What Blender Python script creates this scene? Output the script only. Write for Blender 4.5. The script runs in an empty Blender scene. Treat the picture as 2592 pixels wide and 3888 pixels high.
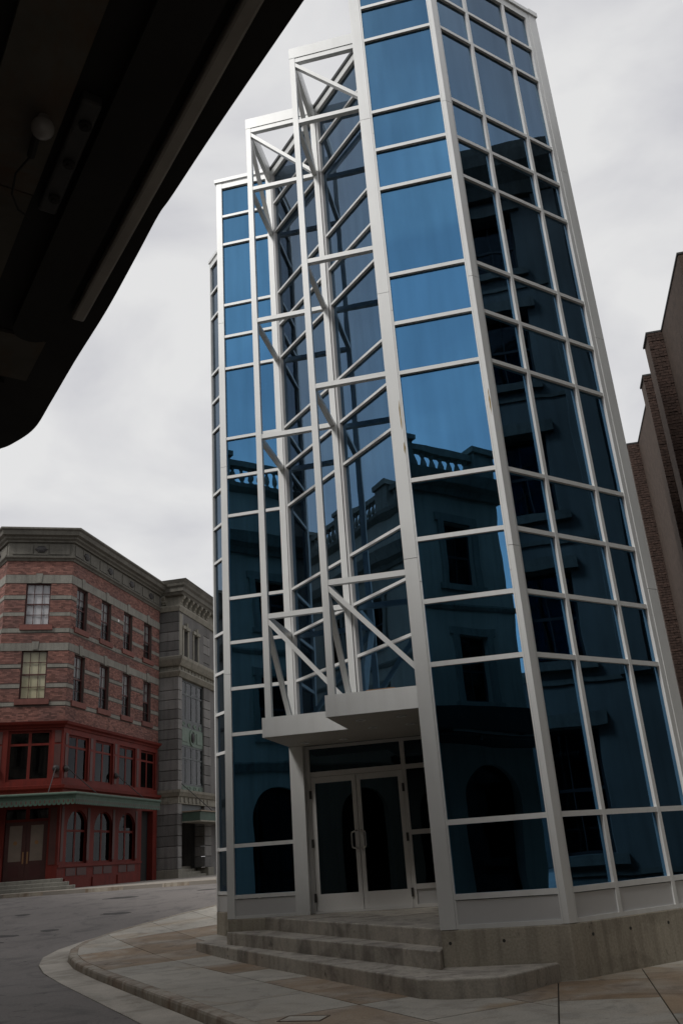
import bpy, bmesh, math, random
from mathutils import Vector, Matrix
random.seed(7)
sc = bpy.context.scene
C = sc.collection

# ------------------------------------------------------------------ camera, sky, sun, exposure
EYE = 1.48
cam = bpy.data.cameras.new('camera'); cam_o = bpy.data.objects.new('camera', cam); C.objects.link(cam_o)
cr = Vector((0.97159803, 0.22698868, -0.06688353)); cu = Vector((0.14537765, -0.34954676, 0.92557139)); cf = Vector((-0.18671531, 0.90900671, 0.37261802))
cam_o.matrix_world = Matrix(((cr.x, cu.x, -cf.x, 0), (cr.y, cu.y, -cf.y, 0), (cr.z, cu.z, -cf.z, EYE), (0, 0, 0, 1)))
cam.sensor_fit = 'VERTICAL'; cam.sensor_height = 22.2; cam.sensor_width = 14.8
cam.lens = 3246.155 / 3888 * 22.2
cam.clip_start = 0.05; cam.clip_end = 3000
sc.camera = cam_o

SUN_EL = math.radians(50); SUN_V = Vector((-0.56 * math.cos(SUN_EL), -0.83 * math.cos(SUN_EL), math.sin(SUN_EL)))
w = bpy.data.worlds.new('World'); sc.world = w; w.use_nodes = True
nt = w.node_tree; nt.nodes.clear()
def N(nt, typ, **kw):
    n = nt.nodes.new(typ)
    for k, v in kw.items(): setattr(n, k, v)
    return n
wo = N(nt, 'ShaderNodeOutputWorld'); bg = N(nt, 'ShaderNodeBackground'); bg.inputs[1].default_value = 0.1
sky = N(nt, 'ShaderNodeTexSky'); sky.sky_type = 'NISHITA'; sky.sun_disc = False
sky.sun_elevation = SUN_EL; sky.sun_rotation = math.atan2(-0.56, -0.83)
tc = N(nt, 'ShaderNodeTexCoord'); mp = N(nt, 'ShaderNodeMapping'); mp.inputs['Scale'].default_value = (1.0, 1.0, 1.9); mp.inputs['Location'].default_value = (5.2, 1.7, 0.9)
nz = N(nt, 'ShaderNodeTexNoise'); nz.inputs['Scale'].default_value = 3.2; nz.inputs['Detail'].default_value = 8; nz.inputs['Roughness'].default_value = 0.5; nz.inputs['Distortion'].default_value = 0.3
rp = N(nt, 'ShaderNodeValToRGB'); rp.color_ramp.elements[0].position = 0.40; rp.color_ramp.elements[0].color = (0.69, 0.69, 0.725, 1); rp.color_ramp.elements[1].position = 0.60; rp.color_ramp.elements[1].color = (0.91, 0.907, 0.905, 1)
scl = N(nt, 'ShaderNodeVectorMath', operation='SCALE'); scl.inputs['Scale'].default_value = 6.5
mx = N(nt, 'ShaderNodeMix', data_type='RGBA'); mx.inputs[0].default_value = 0.96
nt.links.new(tc.outputs['Generated'], mp.inputs[0]); nt.links.new(mp.outputs[0], nz.inputs['Vector']); nt.links.new(nz.outputs[0], rp.inputs[0])
nt.links.new(rp.outputs[0], scl.inputs[0]); nt.links.new(sky.outputs[0], mx.inputs[6]); nt.links.new(scl.outputs[0], mx.inputs[7])
nt.links.new(mx.outputs[2], bg.inputs[0]); nt.links.new(bg.outputs[0], wo.inputs[0])

sl = bpy.data.lights.new('sun', 'SUN'); sl.energy = 1.5; sl.angle = math.radians(13); sl.color = (1, 0.97, 0.93)
so = bpy.data.objects.new('sun', sl); C.objects.link(so); so.rotation_euler = SUN_V.to_track_quat('Z', 'Y').to_euler()
sc.view_settings.view_transform = 'Standard'; sc.view_settings.look = 'None'; sc.view_settings.exposure = 0.42; sc.view_settings.gamma = 1.0
sc.view_settings.use_curve_mapping = False
sc.cycles.caustics_reflective = False; sc.cycles.caustics_refractive = False

# ------------------------------------------------------------------ materials
M = {}
def mat(name, col, rough=0.7, metal=0.0, var=0.15, vscale=1.5, streak=0.0, streak_col=None, bump=0.0, bscale=40, rnd=0.0, island=0.0, spec=0.5, stain=None, stain_amt=0.0, stain_scale=0.6, stains=()):
    m = bpy.data.materials.new(name); m.use_nodes = True; nt = m.node_tree; b = nt.nodes['Principled BSDF']
    b.inputs['Roughness'].default_value = rough; b.inputs['Metallic'].default_value = metal; b.inputs['Specular IOR Level'].default_value = spec
    L = nt.links.new
    geo = N(nt, 'ShaderNodeNewGeometry'); pos = geo.outputs['Position']
    n1 = N(nt, 'ShaderNodeTexNoise'); n1.inputs['Scale'].default_value = vscale; n1.inputs['Detail'].default_value = 6; n1.inputs['Roughness'].default_value = 0.6; L(pos, n1.inputs['Vector'])
    r1 = N(nt, 'ShaderNodeMapRange'); r1.inputs[1].default_value = 0.25; r1.inputs[2].default_value = 0.75; r1.inputs[3].default_value = 1 - var; r1.inputs[4].default_value = 1 + var; L(n1.outputs[0], r1.inputs[0])
    val = r1.outputs[0]
    def mul(a, bb):
        q = N(nt, 'ShaderNodeMath', operation='MULTIPLY'); L(a, q.inputs[0]); L(bb, q.inputs[1]); return q.outputs[0]
    if rnd or island:
        oi = N(nt, 'ShaderNodeObjectInfo'); ad = N(nt, 'ShaderNodeMath', operation='ADD'); L(oi.outputs['Random'], ad.inputs[0]); L(geo.outputs['Random Per Island'], ad.inputs[1])
        fr = N(nt, 'ShaderNodeMath', operation='FRACT'); L(ad.outputs[0], fr.inputs[0])
        k = max(rnd, island); r2 = N(nt, 'ShaderNodeMapRange'); r2.inputs[3].default_value = 1 - k; r2.inputs[4].default_value = 1 + k; L(fr.outputs[0], r2.inputs[0]); val = mul(val, r2.outputs[0])
    base = N(nt, 'ShaderNodeRGB'); base.outputs[0].default_value = (*col, 1); out = base.outputs[0]
    if streak:
        mpp = N(nt, 'ShaderNodeMapping'); mpp.inputs['Scale'].default_value = (7, 7, 0.45); L(pos, mpp.inputs[0])
        n2 = N(nt, 'ShaderNodeTexNoise'); n2.inputs['Scale'].default_value = 1.0; n2.inputs['Detail'].default_value = 5; L(mpp.outputs[0], n2.inputs['Vector'])
        r3 = N(nt, 'ShaderNodeMapRange'); r3.inputs[1].default_value = 0.48; r3.inputs[2].default_value = 0.75; r3.inputs[3].default_value = 0; r3.inputs[4].default_value = streak; L(n2.outputs[0], r3.inputs[0])
        mm = N(nt, 'ShaderNodeMix', data_type='RGBA'); L(r3.outputs[0], mm.inputs[0]); L(out, mm.inputs[6]); mm.inputs[7].default_value = (*(streak_col or tuple(c * 0.35 for c in col)), 1); out = mm.outputs[2]
    if stain:
        n3 = N(nt, 'ShaderNodeTexNoise'); n3.inputs['Scale'].default_value = stain_scale; n3.inputs['Detail'].default_value = 8; n3.inputs['Roughness'].default_value = 0.65; n3.inputs['Distortion'].default_value = 0.6; L(pos, n3.inputs['Vector'])
        r4 = N(nt, 'ShaderNodeMapRange'); r4.inputs[1].default_value = 0.46; r4.inputs[2].default_value = 0.66; r4.inputs[3].default_value = 0; r4.inputs[4].default_value = stain_amt; L(n3.outputs[0], r4.inputs[0])
        mm = N(nt, 'ShaderNodeMix', data_type='RGBA'); L(r4.outputs[0], mm.inputs[0]); L(out, mm.inputs[6]); mm.inputs[7].default_value = (*stain, 1); out = mm.outputs[2]
    for scol, samt, sscale, slo, shi, srand in stains:
        n3 = N(nt, 'ShaderNodeTexNoise'); n3.inputs['Scale'].default_value = sscale; n3.inputs['Detail'].default_value = 9; n3.inputs['Roughness'].default_value = 0.62; n3.inputs['Distortion'].default_value = 0.8; L(pos, n3.inputs['Vector'])
        r4 = N(nt, 'ShaderNodeMapRange'); r4.inputs[1].default_value = slo; r4.inputs[2].default_value = shi; r4.inputs[3].default_value = 0; r4.inputs[4].default_value = samt; L(n3.outputs[0], r4.inputs[0]); fac = r4.outputs[0]
        if srand:
            oi2 = N(nt, 'ShaderNodeObjectInfo'); mr = N(nt, 'ShaderNodeMapRange'); mr.inputs[3].default_value = 1 - srand; mr.inputs[4].default_value = 1.0; L(oi2.outputs['Random'], mr.inputs[0]); fac = mul(fac, mr.outputs[0])
        mm = N(nt, 'ShaderNodeMix', data_type='RGBA'); L(fac, mm.inputs[0]); L(out, mm.inputs[6]); mm.inputs[7].default_value = (*scol, 1); out = mm.outputs[2]
    if bump:
        n5 = N(nt, 'ShaderNodeTexNoise'); n5.inputs['Scale'].default_value = bscale * 1.3; n5.inputs['Detail'].default_value = 3; L(pos, n5.inputs['Vector'])
        r5 = N(nt, 'ShaderNodeMapRange'); r5.inputs[1].default_value = 0.3; r5.inputs[2].default_value = 0.7; r5.inputs[3].default_value = 0.86; r5.inputs[4].default_value = 1.14; L(n5.outputs[0], r5.inputs[0]); val = mul(val, r5.outputs[0])
    hv = N(nt, 'ShaderNodeVectorMath', operation='SCALE'); L(out, hv.inputs[0]); L(val, hv.inputs['Scale']); L(hv.outputs[0], b.inputs['Base Color'])
    if bump:
        n4 = N(nt, 'ShaderNodeTexNoise'); n4.inputs['Scale'].default_value = bscale; n4.inputs['Detail'].default_value = 5; L(pos, n4.inputs['Vector'])
        bp = N(nt, 'ShaderNodeBump'); bp.inputs['Strength'].default_value = 0.6; bp.inputs['Distance'].default_value = bump; L(n4.outputs[0], bp.inputs['Height']); L(bp.outputs[0], b.inputs['Normal'])
    M[name] = m
    return m

mat('white_metal', (0.79, 0.80, 0.79), 0.38, 0.1, 0.06, 0.9, streak=0.16, streak_col=(0.47, 0.46, 0.43))
mat('grey_panel', (0.60, 0.60, 0.60), 0.5, 0.1, 0.06, 1.2)
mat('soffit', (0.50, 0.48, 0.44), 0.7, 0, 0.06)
mat('door_metal', (0.70, 0.69, 0.67), 0.42, 0.1, 0.05)
mat('steel', (0.62, 0.60, 0.57), 0.28, 0.9, 0.05)
mat('hinge', (0.05, 0.048, 0.045), 0.5, 0.3)
mat('concrete', (0.42, 0.38, 0.31), 0.9, 0, 0.16, 1.1, streak=0.6, streak_col=(0.16, 0.14, 0.108), bump=0.004, bscale=30, stains=[((0.17, 0.15, 0.115), 0.7, 1.3, 0.50, 0.68, 0), ((0.08, 0.07, 0.055), 0.75, 5.0, 0.63, 0.70, 0)])
mat('step_concrete', (0.47, 0.43, 0.37), 0.9, 0, 0.16, 1.2, streak=0.55, streak_col=(0.15, 0.133, 0.113), bump=0.004, bscale=34, stains=[((0.17, 0.15, 0.13), 0.75, 1.6, 0.48, 0.66, 0), ((0.42, 0.38, 0.32), 0.5, 3.2, 0.60, 0.72, 0), ((0.09, 0.08, 0.07), 0.7, 6.0, 0.62, 0.70, 0)])
mat('slab_grey', (0.45, 0.42, 0.365), 0.9, 0, 0.14, 0.9, bump=0.003, bscale=38, rnd=0.09, stains=[((0.32, 0.225, 0.13), 0.8, 0.7, 0.50, 0.66, 0.75), ((0.20, 0.18, 0.155), 0.75, 2.3, 0.50, 0.72, 0.3), ((0.11, 0.10, 0.09), 0.6, 7.0, 0.62, 0.70, 0.5)])
mat('slab_rust', (0.40, 0.35, 0.29), 0.9, 0, 0.16, 1.2, bump=0.003, bscale=38, rnd=0.10, stains=[((0.30, 0.205, 0.122), 0.9, 0.85, 0.36, 0.56, 0.35), ((0.17, 0.125, 0.09), 0.75, 2.6, 0.48, 0.70, 0.3), ((0.10, 0.085, 0.07), 0.6, 7.0, 0.62, 0.70, 0.5)])
mat('bedding', (0.055, 0.045, 0.036), 0.95, 0, 0.2)
mat('kerb', (0.38, 0.34, 0.28), 0.9, 0, 0.18, 1.6, streak=0.75, streak_col=(0.14, 0.085, 0.05), bump=0.005, bscale=34, rnd=0.1, stains=[((0.20, 0.125, 0.075), 0.8, 1.5, 0.48, 0.64, 0.3), ((0.11, 0.095, 0.08), 0.7, 5.0, 0.60, 0.70, 0)])
mat('gutter', (0.47, 0.43, 0.37), 0.9, 0, 0.2, 1.5, bump=0.003, bscale=50, stain=(0.16, 0.14, 0.11), stain_amt=0.6, stain_scale=1.0)
mat('asphalt', (0.19, 0.172, 0.160), 0.92, 0, 0.14, 0.35, bump=0.008, bscale=28, stains=[((0.095, 0.088, 0.084), 0.8, 1.1, 0.50, 0.68, 0), ((0.055, 0.05, 0.048), 0.7, 3.4, 0.60, 0.68, 0)])
mat('far_paving', (0.26, 0.235, 0.205), 0.9, 0, 0.2, 0.8)
mat('iron', (0.17, 0.13, 0.09), 0.8, 0.2, 0.4, 6)
mat('brick', (0.21, 0.098, 0.078), 0.9, 0, 0.18, 0.7, island=0.42, stain=(0.085, 0.052, 0.05), stain_amt=0.55, stain_scale=0.45)
mat('mortar', (0.10, 0.075, 0.066), 0.95, 0, 0.2)
mat('band_stone', (0.205, 0.198, 0.172), 0.9, 0, 0.2, 1.5, streak=0.4, bump=0.004, bscale=20, rnd=0.08)
mat('cornice_stone', (0.13, 0.122, 0.103), 0.9, 0, 0.25, 1.0, streak=0.5, bump=0.004, bscale=12)
mat('dark_iron', (0.03, 0.027, 0.027), 0.6, 0.2)
mat('red_paint', (0.135, 0.019, 0.013), 0.65, 0, 0.2, 1.2, streak=0.6, streak_col=(0.075, 0.015, 0.012), spec=0.2)
mat('red_dark', (0.065, 0.020, 0.016), 0.6, 0, 0.25, 2)
mat('red_frame', (0.06, 0.013, 0.011), 0.55, 0, 0.2)
mat('sill_brick', (0.16, 0.062, 0.05), 0.9, 0, 0.2, 5, rnd=0.2)
mat('curtain', (0.82, 0.82, 0.84), 0.9, 0, 0.15, 3, streak=0.6, streak_col=(0.5, 0.5, 0.52))
mat('blind', (0.78, 0.74, 0.50), 0.9, 0, 0.1, 2)
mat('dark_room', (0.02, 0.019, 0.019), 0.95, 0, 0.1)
mat('frosted', (0.22, 0.175, 0.14), 0.4, 0, 0.15, 3)
mat('gilt', (0.30, 0.16, 0.07), 0.5, 0.2)
mat('awning_green', (0.045, 0.08, 0.058), 0.7, 0, 0.25, 3)
mat('awning_top', (0.24, 0.19, 0.14), 0.85, 0, 0.2, 2)
mat('green_metal', (0.105, 0.15, 0.115), 0.6, 0, 0.25, 3, streak=0.4)
mat('dark_green_metal', (0.035, 0.042, 0.042), 0.5, 0.1, 0.2)
mat('block_stone', (0.165, 0.158, 0.15), 0.9, 0, 0.2, 1.0, streak=0.55, streak_col=(0.06, 0.058, 0.058), bump=0.006, bscale=15, rnd=0.38)
mat('trim_stone', (0.245, 0.23, 0.19), 0.9, 0, 0.2, 1.3, streak=0.55, streak_col=(0.10, 0.095, 0.08), bump=0.004, bscale=20, rnd=0.08)
mat('brown_brick', (0.062, 0.038, 0.030), 0.95, 0, 0.5, 9, bump=0.03, bscale=14, rnd=0.15)
mat('brown_render', (0.078, 0.054, 0.041), 0.95, 0, 0.3, 5, bump=0.012, bscale=26)
mat('flashing', (0.045, 0.047, 0.047), 0.6, 0.3)
mat('plaster', (0.42, 0.375, 0.305), 0.9, 0, 0.2, 0.5, streak=0.3)
mat('grey_masonry', (0.14, 0.137, 0.125), 0.9, 0, 0.25, 0.5, streak=0.3)
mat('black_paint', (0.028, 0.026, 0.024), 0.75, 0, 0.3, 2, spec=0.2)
mat('old_panel', (0.10, 0.092, 0.077), 0.8, 0, 0.3, 2.5, stain=(0.11, 0.05, 0.02), stain_amt=0.8, stain_scale=1.6, spec=0.2)
mat('strip_metal', (0.33, 0.305, 0.265), 0.5, 0.1, 0.25, 3)
mat('bulb', (0.26, 0.245, 0.23), 0.25, 0, 0.05)
mat('plate_metal', (0.048, 0.047, 0.045), 0.6, 0.2, 0.3, 6)
mat('timber', (0.25, 0.14, 0.07), 0.8, 0, 0.2, 6)
mat('peel', (0.36, 0.27, 0.13), 0.8, 0, 0.3, 20)
mat('interior_wall', (0.11, 0.12, 0.12), 0.9, 0, 0.15, 0.5)
mat('interior_column', (0.34, 0.35, 0.36), 0.7, 0, 0.1)
mat('paper', (0.75, 0.75, 0.75), 0.8, 0, 0.05)

def glass(name, tint_lo, tint_mid, tint_hi, trans, fac, wob=0.0048):
    m = bpy.data.materials.new(name); m.use_nodes = True; nt = m.node_tree; nt.nodes.clear(); L = nt.links.new
    out = N(nt, 'ShaderNodeOutputMaterial'); mixs = N(nt, 'ShaderNodeMixShader'); tr = N(nt, 'ShaderNodeBsdfTransparent'); gl = N(nt, 'ShaderNodeBsdfGlossy')
    gl.inputs['Roughness'].default_value = 0.0; tr.inputs[0].default_value = (*trans, 1); mixs.inputs[0].default_value = fac
    lw = N(nt, 'ShaderNodeLayerWeight'); lw.inputs[0].default_value = 0.5
    rp = N(nt, 'ShaderNodeValToRGB'); e = rp.color_ramp.elements
    e[0].position = 0.2; e[0].color = (*tint_lo, 1); e[1].position = 0.97; e[1].color = (0.9, 0.92, 0.95, 1)
    x = e.new(0.46); x.color = (*tint_mid, 1); x = e.new(0.62); x.color = (*tint_hi, 1)
    geo = N(nt, 'ShaderNodeNewGeometry'); oi = N(nt, 'ShaderNodeObjectInfo'); sc_ = N(nt, 'ShaderNodeMath', operation='MULTIPLY'); sc_.inputs[1].default_value = 90; L(oi.outputs['Random'], sc_.inputs[0])
    ad = N(nt, 'ShaderNodeVectorMath', operation='ADD'); L(geo.outputs['Position'], ad.inputs[0]); L(sc_.outputs[0], ad.inputs[1])
    nz = N(nt, 'ShaderNodeTexNoise'); nz.inputs['Scale'].default_value = 0.75; nz.inputs['Detail'].default_value = 1.5; L(ad.outputs[0], nz.inputs['Vector'])
    bp = N(nt, 'ShaderNodeBump'); bp.inputs['Strength'].default_value = 1; bp.inputs['Distance'].default_value = wob; L(nz.outputs[0], bp.inputs['Height'])
    tv = N(nt, 'ShaderNodeMapRange'); tv.inputs[3].default_value = 0.9; tv.inputs[4].default_value = 1.08; L(oi.outputs['Random'], tv.inputs[0])
    mg = N(nt, 'ShaderNodeMapping'); mg.inputs['Scale'].default_value = (5, 5, 0.5); L(ad.outputs[0], mg.inputs[0])
    ng = N(nt, 'ShaderNodeTexNoise'); ng.inputs['Scale'].default_value = 1.0; ng.inputs['Detail'].default_value = 5; L(mg.outputs[0], ng.inputs['Vector'])
    rg = N(nt, 'ShaderNodeMapRange'); rg.inputs[1].default_value = 0.3; rg.inputs[2].default_value = 0.7; rg.inputs[3].default_value = 0.91; rg.inputs[4].default_value = 1.06; L(ng.outputs[0], rg.inputs[0])
    tq = N(nt, 'ShaderNodeMath', operation='MULTIPLY'); L(tv.outputs[0], tq.inputs[0]); L(rg.outputs[0], tq.inputs[1])
    tvm = N(nt, 'ShaderNodeVectorMath', operation='SCALE'); L(rp.outputs[0], tvm.inputs[0]); L(tq.outputs[0], tvm.inputs['Scale'])
    L(lw.outputs['Facing'], rp.inputs[0]); L(tvm.outputs[0], gl.inputs[0]); L(bp.outputs[0], gl.inputs['Normal'])
    L(tr.outputs[0], mixs.inputs[1]); L(gl.outputs[0], mixs.inputs[2]); L(mixs.outputs[0], out.inputs[0])
    M[name] = m
glass('tower_glass', (0.125, 0.345, 0.62), (0.14, 0.27, 0.43), (0.195, 0.255, 0.33), (0.14, 0.50, 0.54), 0.70)
glass('door_glass', (0.06, 0.10, 0.13), (0.10, 0.15, 0.19), (0.2, 0.26, 0.32), (0.10, 0.13, 0.16), 0.7)
glass('old_glass', (0.06, 0.06, 0.063), (0.09, 0.092, 0.095), (0.17, 0.17, 0.175), (0.75, 0.75, 0.75), 0.42, 0.006)
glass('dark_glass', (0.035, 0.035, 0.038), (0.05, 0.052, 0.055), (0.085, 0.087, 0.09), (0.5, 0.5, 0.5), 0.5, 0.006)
glass('clear_glass', (0.10, 0.10, 0.105), (0.16, 0.165, 0.17), (0.30, 0.30, 0.31), (0.97, 0.97, 0.97), 0.12, 0.006)

# ------------------------------------------------------------------ mesh helpers
def prop(o, label=None, cat=None, group=None, kind=None):
    if label: o['label'] = label
    if cat: o['category'] = cat
    if group: o['group'] = group
    if kind: o['kind'] = kind
    return o
def mesh_obj(name, verts, faces, material, parent=None, smooth=False, origin=None):
    vs = [Vector(v) for v in verts]
    if origin is None:
        lo = Vector((min(v.x for v in vs), min(v.y for v in vs), min(v.z for v in vs))); hi = Vector((max(v.x for v in vs), max(v.y for v in vs), max(v.z for v in vs)))
        origin = Vector(((lo.x + hi.x) / 2, (lo.y + hi.y) / 2, lo.z))
    else: origin = Vector(origin)
    me = bpy.data.meshes.new(name); me.from_pydata([v - origin for v in vs], [], faces); me.update()
    if smooth:
        for p in me.polygons: p.use_smooth = True
    if material: me.materials.append(M[material])
    o = bpy.data.objects.new(name, me); C.objects.link(o)
    put(o, origin, parent)
    return o
WORLD = {}
def put(o, origin, parent):
    WORLD[o] = Vector(origin)
    if parent is not None:
        o.parent = parent; o.location = Vector(origin) - WORLD[parent]
    else: o.location = origin
def thing(name, loc, label, cat, group=None):
    o = bpy.data.objects.new(name, None); C.objects.link(o); put(o, loc, None); o.empty_display_size = 0.3
    return prop(o, label, cat, group)
def share(src, name, origin, parent, rotz=0.0):
    o = bpy.data.objects.new(name, src.data); C.objects.link(o); put(o, origin, parent); o.rotation_euler = (0, 0, rotz)
    return o
QF = [(0, 3, 2, 1), (4, 5, 6, 7), (0, 1, 5, 4), (1, 2, 6, 5), (2, 3, 7, 6), (3, 0, 4, 7)]
class MB:
    def __init__(s): s.v = []; s.f = []
    def hexa(s, p, faces=QF):
        b = len(s.v); s.v += [tuple(q) for q in p]; s.f += [tuple(b + i for i in f) for f in faces]; return s
    def box(s, x0, x1, y0, y1, z0, z1): return s.hexa([(x0, y0, z0), (x1, y0, z0), (x1, y1, z0), (x0, y1, z0), (x0, y0, z1), (x1, y0, z1), (x1, y1, z1), (x0, y1, z1)])
    def bar(s, a, b, wd, ht, up=(0, 0, 1)):
        a = Vector(a); b = Vector(b); d = (b - a).normalized(); sd = d.cross(Vector(up)).normalized(); u = sd.cross(d).normalized()
        sd *= wd / 2; u *= ht / 2
        return s.hexa([a - sd - u, a + sd - u, b + sd - u, b - sd - u, a - sd + u, a + sd + u, b + sd + u, b - sd + u])
    def prism(s, poly, z0, z1):
        n = len(poly); b = len(s.v); s.v += [(x, y, z0) for x, y in poly] + [(x, y, z1) for x, y in poly]
        s.f += [tuple(b + i for i in reversed(range(n))), tuple(b + n + i for i in range(n))] + [(b + i, b + (i + 1) % n, b + n + (i + 1) % n, b + n + i) for i in range(n)]
        return s
    def rings(s, rings, cap=True):
        b = len(s.v); n = len(rings[0])
        for r in rings: s.v += [tuple(p) for p in r]
        for k in range(len(rings) - 1):
            for i in range(n):
                a = b + k * n + i; c = b + k * n + (i + 1) % n; s.f.append((a, c, c + n, a + n))
        if cap: s.f += [tuple(b + i for i in reversed(range(n))), tuple(b + (len(rings) - 1) * n + i for i in range(n))]
        return s
    def tube(s, pts, r, seg=8):
        pts = [Vector(p) for p in pts]; rg = []
        for i, p in enumerate(pts):
            d = (pts[min(i + 1, len(pts) - 1)] - pts[max(i - 1, 0)]).normalized()
            a = d.orthogonal().normalized() if i == 0 else (prev - d * prev.dot(d)).normalized(); prev = a; b = d.cross(a)
            rg.append([p + (a * math.cos(t * 2 * math.pi / seg) + b * math.sin(t * 2 * math.pi / seg)) * r for t in range(seg)])
        return s.rings(rg)
    def lathe(s, x, y, prof, seg=10):
        return s.rings([[(x + r * math.cos(t * 2 * math.pi / seg), y + r * math.sin(t * 2 * math.pi / seg), z) for t in range(seg)] for r, z in prof])
    def build(s, name, m, parent=None, smooth=False, origin=None): return mesh_obj(name, s.v, s.f, m, parent, smooth, origin)
def box(name, x0, x1, y0, y1, z0, z1, m, parent): return MB().box(x0, x1, y0, y1, z0, z1).build(name, m, parent)
def bevel(o, wd, seg=2):
    b = o.modifiers.new('bevel', 'BEVEL'); b.width = wd; b.segments = seg; b.limit_method = 'ANGLE'; b.angle_limit = math.radians(50); return o

class Facet:   # vertical facade: s along it, z up, t outward
    def __init__(s, o, e, n): s.o = o; s.e = e; s.n = n
    def P(s, a, z, t=0.0): return (s.o[0] + s.e[0] * a + s.n[0] * t, s.o[1] + s.e[1] * a + s.n[1] * t, z)
    def hx(s, a0, a1, z0, z1, t0, t1):
        p = [s.P(a0, z0, t1), s.P(a1, z0, t1), s.P(a1, z0, t0), s.P(a0, z0, t0), s.P(a0, z1, t1), s.P(a1, z1, t1), s.P(a1, z1, t0), s.P(a0, z1, t0)]
        return p
    def flip(s): return (s.e[0] * -s.n[1] + s.e[1] * s.n[0]) < 0
    def add(s, mb, a0, a1, z0, z1, t0, t1): mb.hexa(s.hx(a0, a1, z0, z1, t0, t1), QF if not s.flip() else [tuple(reversed(f)) for f in QF]); return mb
    def box(s, name, a0, a1, z0, z1, t0, t1, m, parent): return s.add(MB(), a0, a1, z0, z1, t0, t1).build(name, m, parent)
def wall(f, name, a0, a1, z0, z1, ops, depth, m, parent):
    A = sorted({a0, a1, *[q for o in ops for q in o[:2] if a0 < q < a1]}); Z = sorted({z0, z1, *[q for o in ops for q in o[2:4] if z0 < q < z1]})
    mb = MB()
    for i in range(len(A) - 1):
        j = 0
        while j < len(Z) - 1:
            ca = (A[i] + A[i + 1]) / 2
            inside = lambda jj: any(o[0] < ca < o[1] and o[2] < (Z[jj] + Z[jj + 1]) / 2 < o[3] for o in ops)
            if inside(j): j += 1; continue
            k = j
            while k + 1 < len(Z) - 1 and not inside(k + 1): k += 1
            f.add(mb, A[i], A[i + 1], Z[j], Z[k + 1], -depth, 0); j = k + 1
    return mb.build(name, m, parent)
def window(f, a0, a1, z0, z1, parent, fm, cols, zs, depth=0.16, pane='old_glass', fw=0.06, bw=0.025, back=None, name='window'):
    mb = MB(); t0, t1 = -depth - 0.05, -depth
    f.add(mb, a0, a0 + fw, z0, z1, t0, t1); f.add(mb, a1 - fw, a1, z0, z1, t0, t1); f.add(mb, a0 + fw, a1 - fw, z0, z0 + fw, t0, t1); f.add(mb, a0 + fw, a1 - fw, z1 - fw, z1, t0, t1)
    for i in range(1, cols):
        a = a0 + (a1 - a0) * i / cols; f.add(mb, a - bw / 2, a + bw / 2, z0 + fw, z1 - fw, t0 + 0.012, t1 - 0.006)
    for z, h in zs: f.add(mb, a0 + fw, a1 - fw, z - h / 2, z + h / 2, t0 + 0.014, t1 - (0.0 if h > 0.04 else 0.008))
    wn = mb.build(name, fm, parent)
    f.box('pane', a0 + fw * 0.5, a1 - fw * 0.5, z0 + fw * 0.5, z1 - fw * 0.5, t0 + 0.018, t0 + 0.026, pane, wn)
    if back: f.box('blind' if back == 'blind' else 'curtain' if back == 'curtain' else 'backing', a0 + 0.01, a1 - 0.01, z0 + 0.01, z1 - 0.01, t0 - 0.05, t0 - 0.02, back, wn)
    return wn
def cornice(f, a0, a1, prof, m, parent, name='cornice', m0=0.0, m1=0.0):
    """swept profile (z,t) list along the facet; m0,m1 = how much the ends lengthen per unit of projection (mitres)"""
    n = len(prof); mb = MB()
    mb.v = [f.P(a0 - m0 * t, z, t) for z, t in prof] + [f.P(a1 + m1 * t, z, t) for z, t in prof]
    fc = [(i, i + 1, n + i + 1, n + i) for i in range(n - 1)] + [(n - 1, 0, n, 2 * n - 1), tuple(range(n - 1, -1, -1)), tuple(range(n, 2 * n))]
    mb.f = fc
    o = mb.build(name, m, parent)
    bm = bmesh.new(); bm.from_mesh(o.data); bmesh.ops.recalc_face_normals(bm, faces=bm.faces); bm.to_mesh(o.data); bm.free()
    return o

# ------------------------------------------------------------------ ground
def smooth(t): t = max(0, min(1, t)); return t * t * (3 - 2 * t)
def G(x, y): return 1.0 * smooth((y - 14.5) / 16.5)      # the street climbs to the brick corner
xs = [-400, -150, -60, -40] + [-34 + 2 * i for i in range(26)] + [24, 40, 80, 200, 400]
ys = [-400, -120, -40, -20, -8, 0, 6, 10, 14] + [14.5 + 0.9 * i for i in range(1, 20)] + [36, 44, 60, 100, 200, 600]
mb = MB(); mb.v = [(x, y, G(x, y) - 0.13) for y in ys for x in xs]
nx = len(xs); mb.f = [(j * nx + i, j * nx + i + 1, (j + 1) * nx + i + 1, (j + 1) * nx + i) for j in range(len(ys) - 1) for i in range(nx - 1)]
prop(mb.build('road', 'asphalt', None, smooth=True, origin=(0, 0, 0)), kind='structure')

KERB = [(6.0, -1.9), (-7.43, 14.216), (-8.84, 15.94), (-9.5, 16.88), (-9.95, 17.75), (-10.15, 18.6), (-10.12, 19.6), (-9.87, 20.6), (-9.4, 21.9), (-8.75, 23.3), (-7.9, 24.9), (-6.2, 27.6), (-4.4, 30.2)]
def dense(pl, step):
    out = []
    for a, b in zip(pl[:-1], pl[1:]):
        n = max(1, int(round(math.dist(a, b) / step)))
        out += [(a[0] + (b[0] - a[0]) * i / n, a[1] + (b[1] - a[1]) * i / n) for i in range(n)]
    return out + [pl[-1]]
def offset(pl, d):   # +d = to the right of travel (into the pavement)
    out = []
    for i, p in enumerate(pl):
        a = Vector(pl[max(i - 1, 0)]); b = Vector(pl[min(i + 1, len(pl) - 1)]); t = (b - a).normalized(); n = Vector((t.y, -t.x)); out.append((p[0] + n.x * d, p[1] + n.y * d))
    return out
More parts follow.
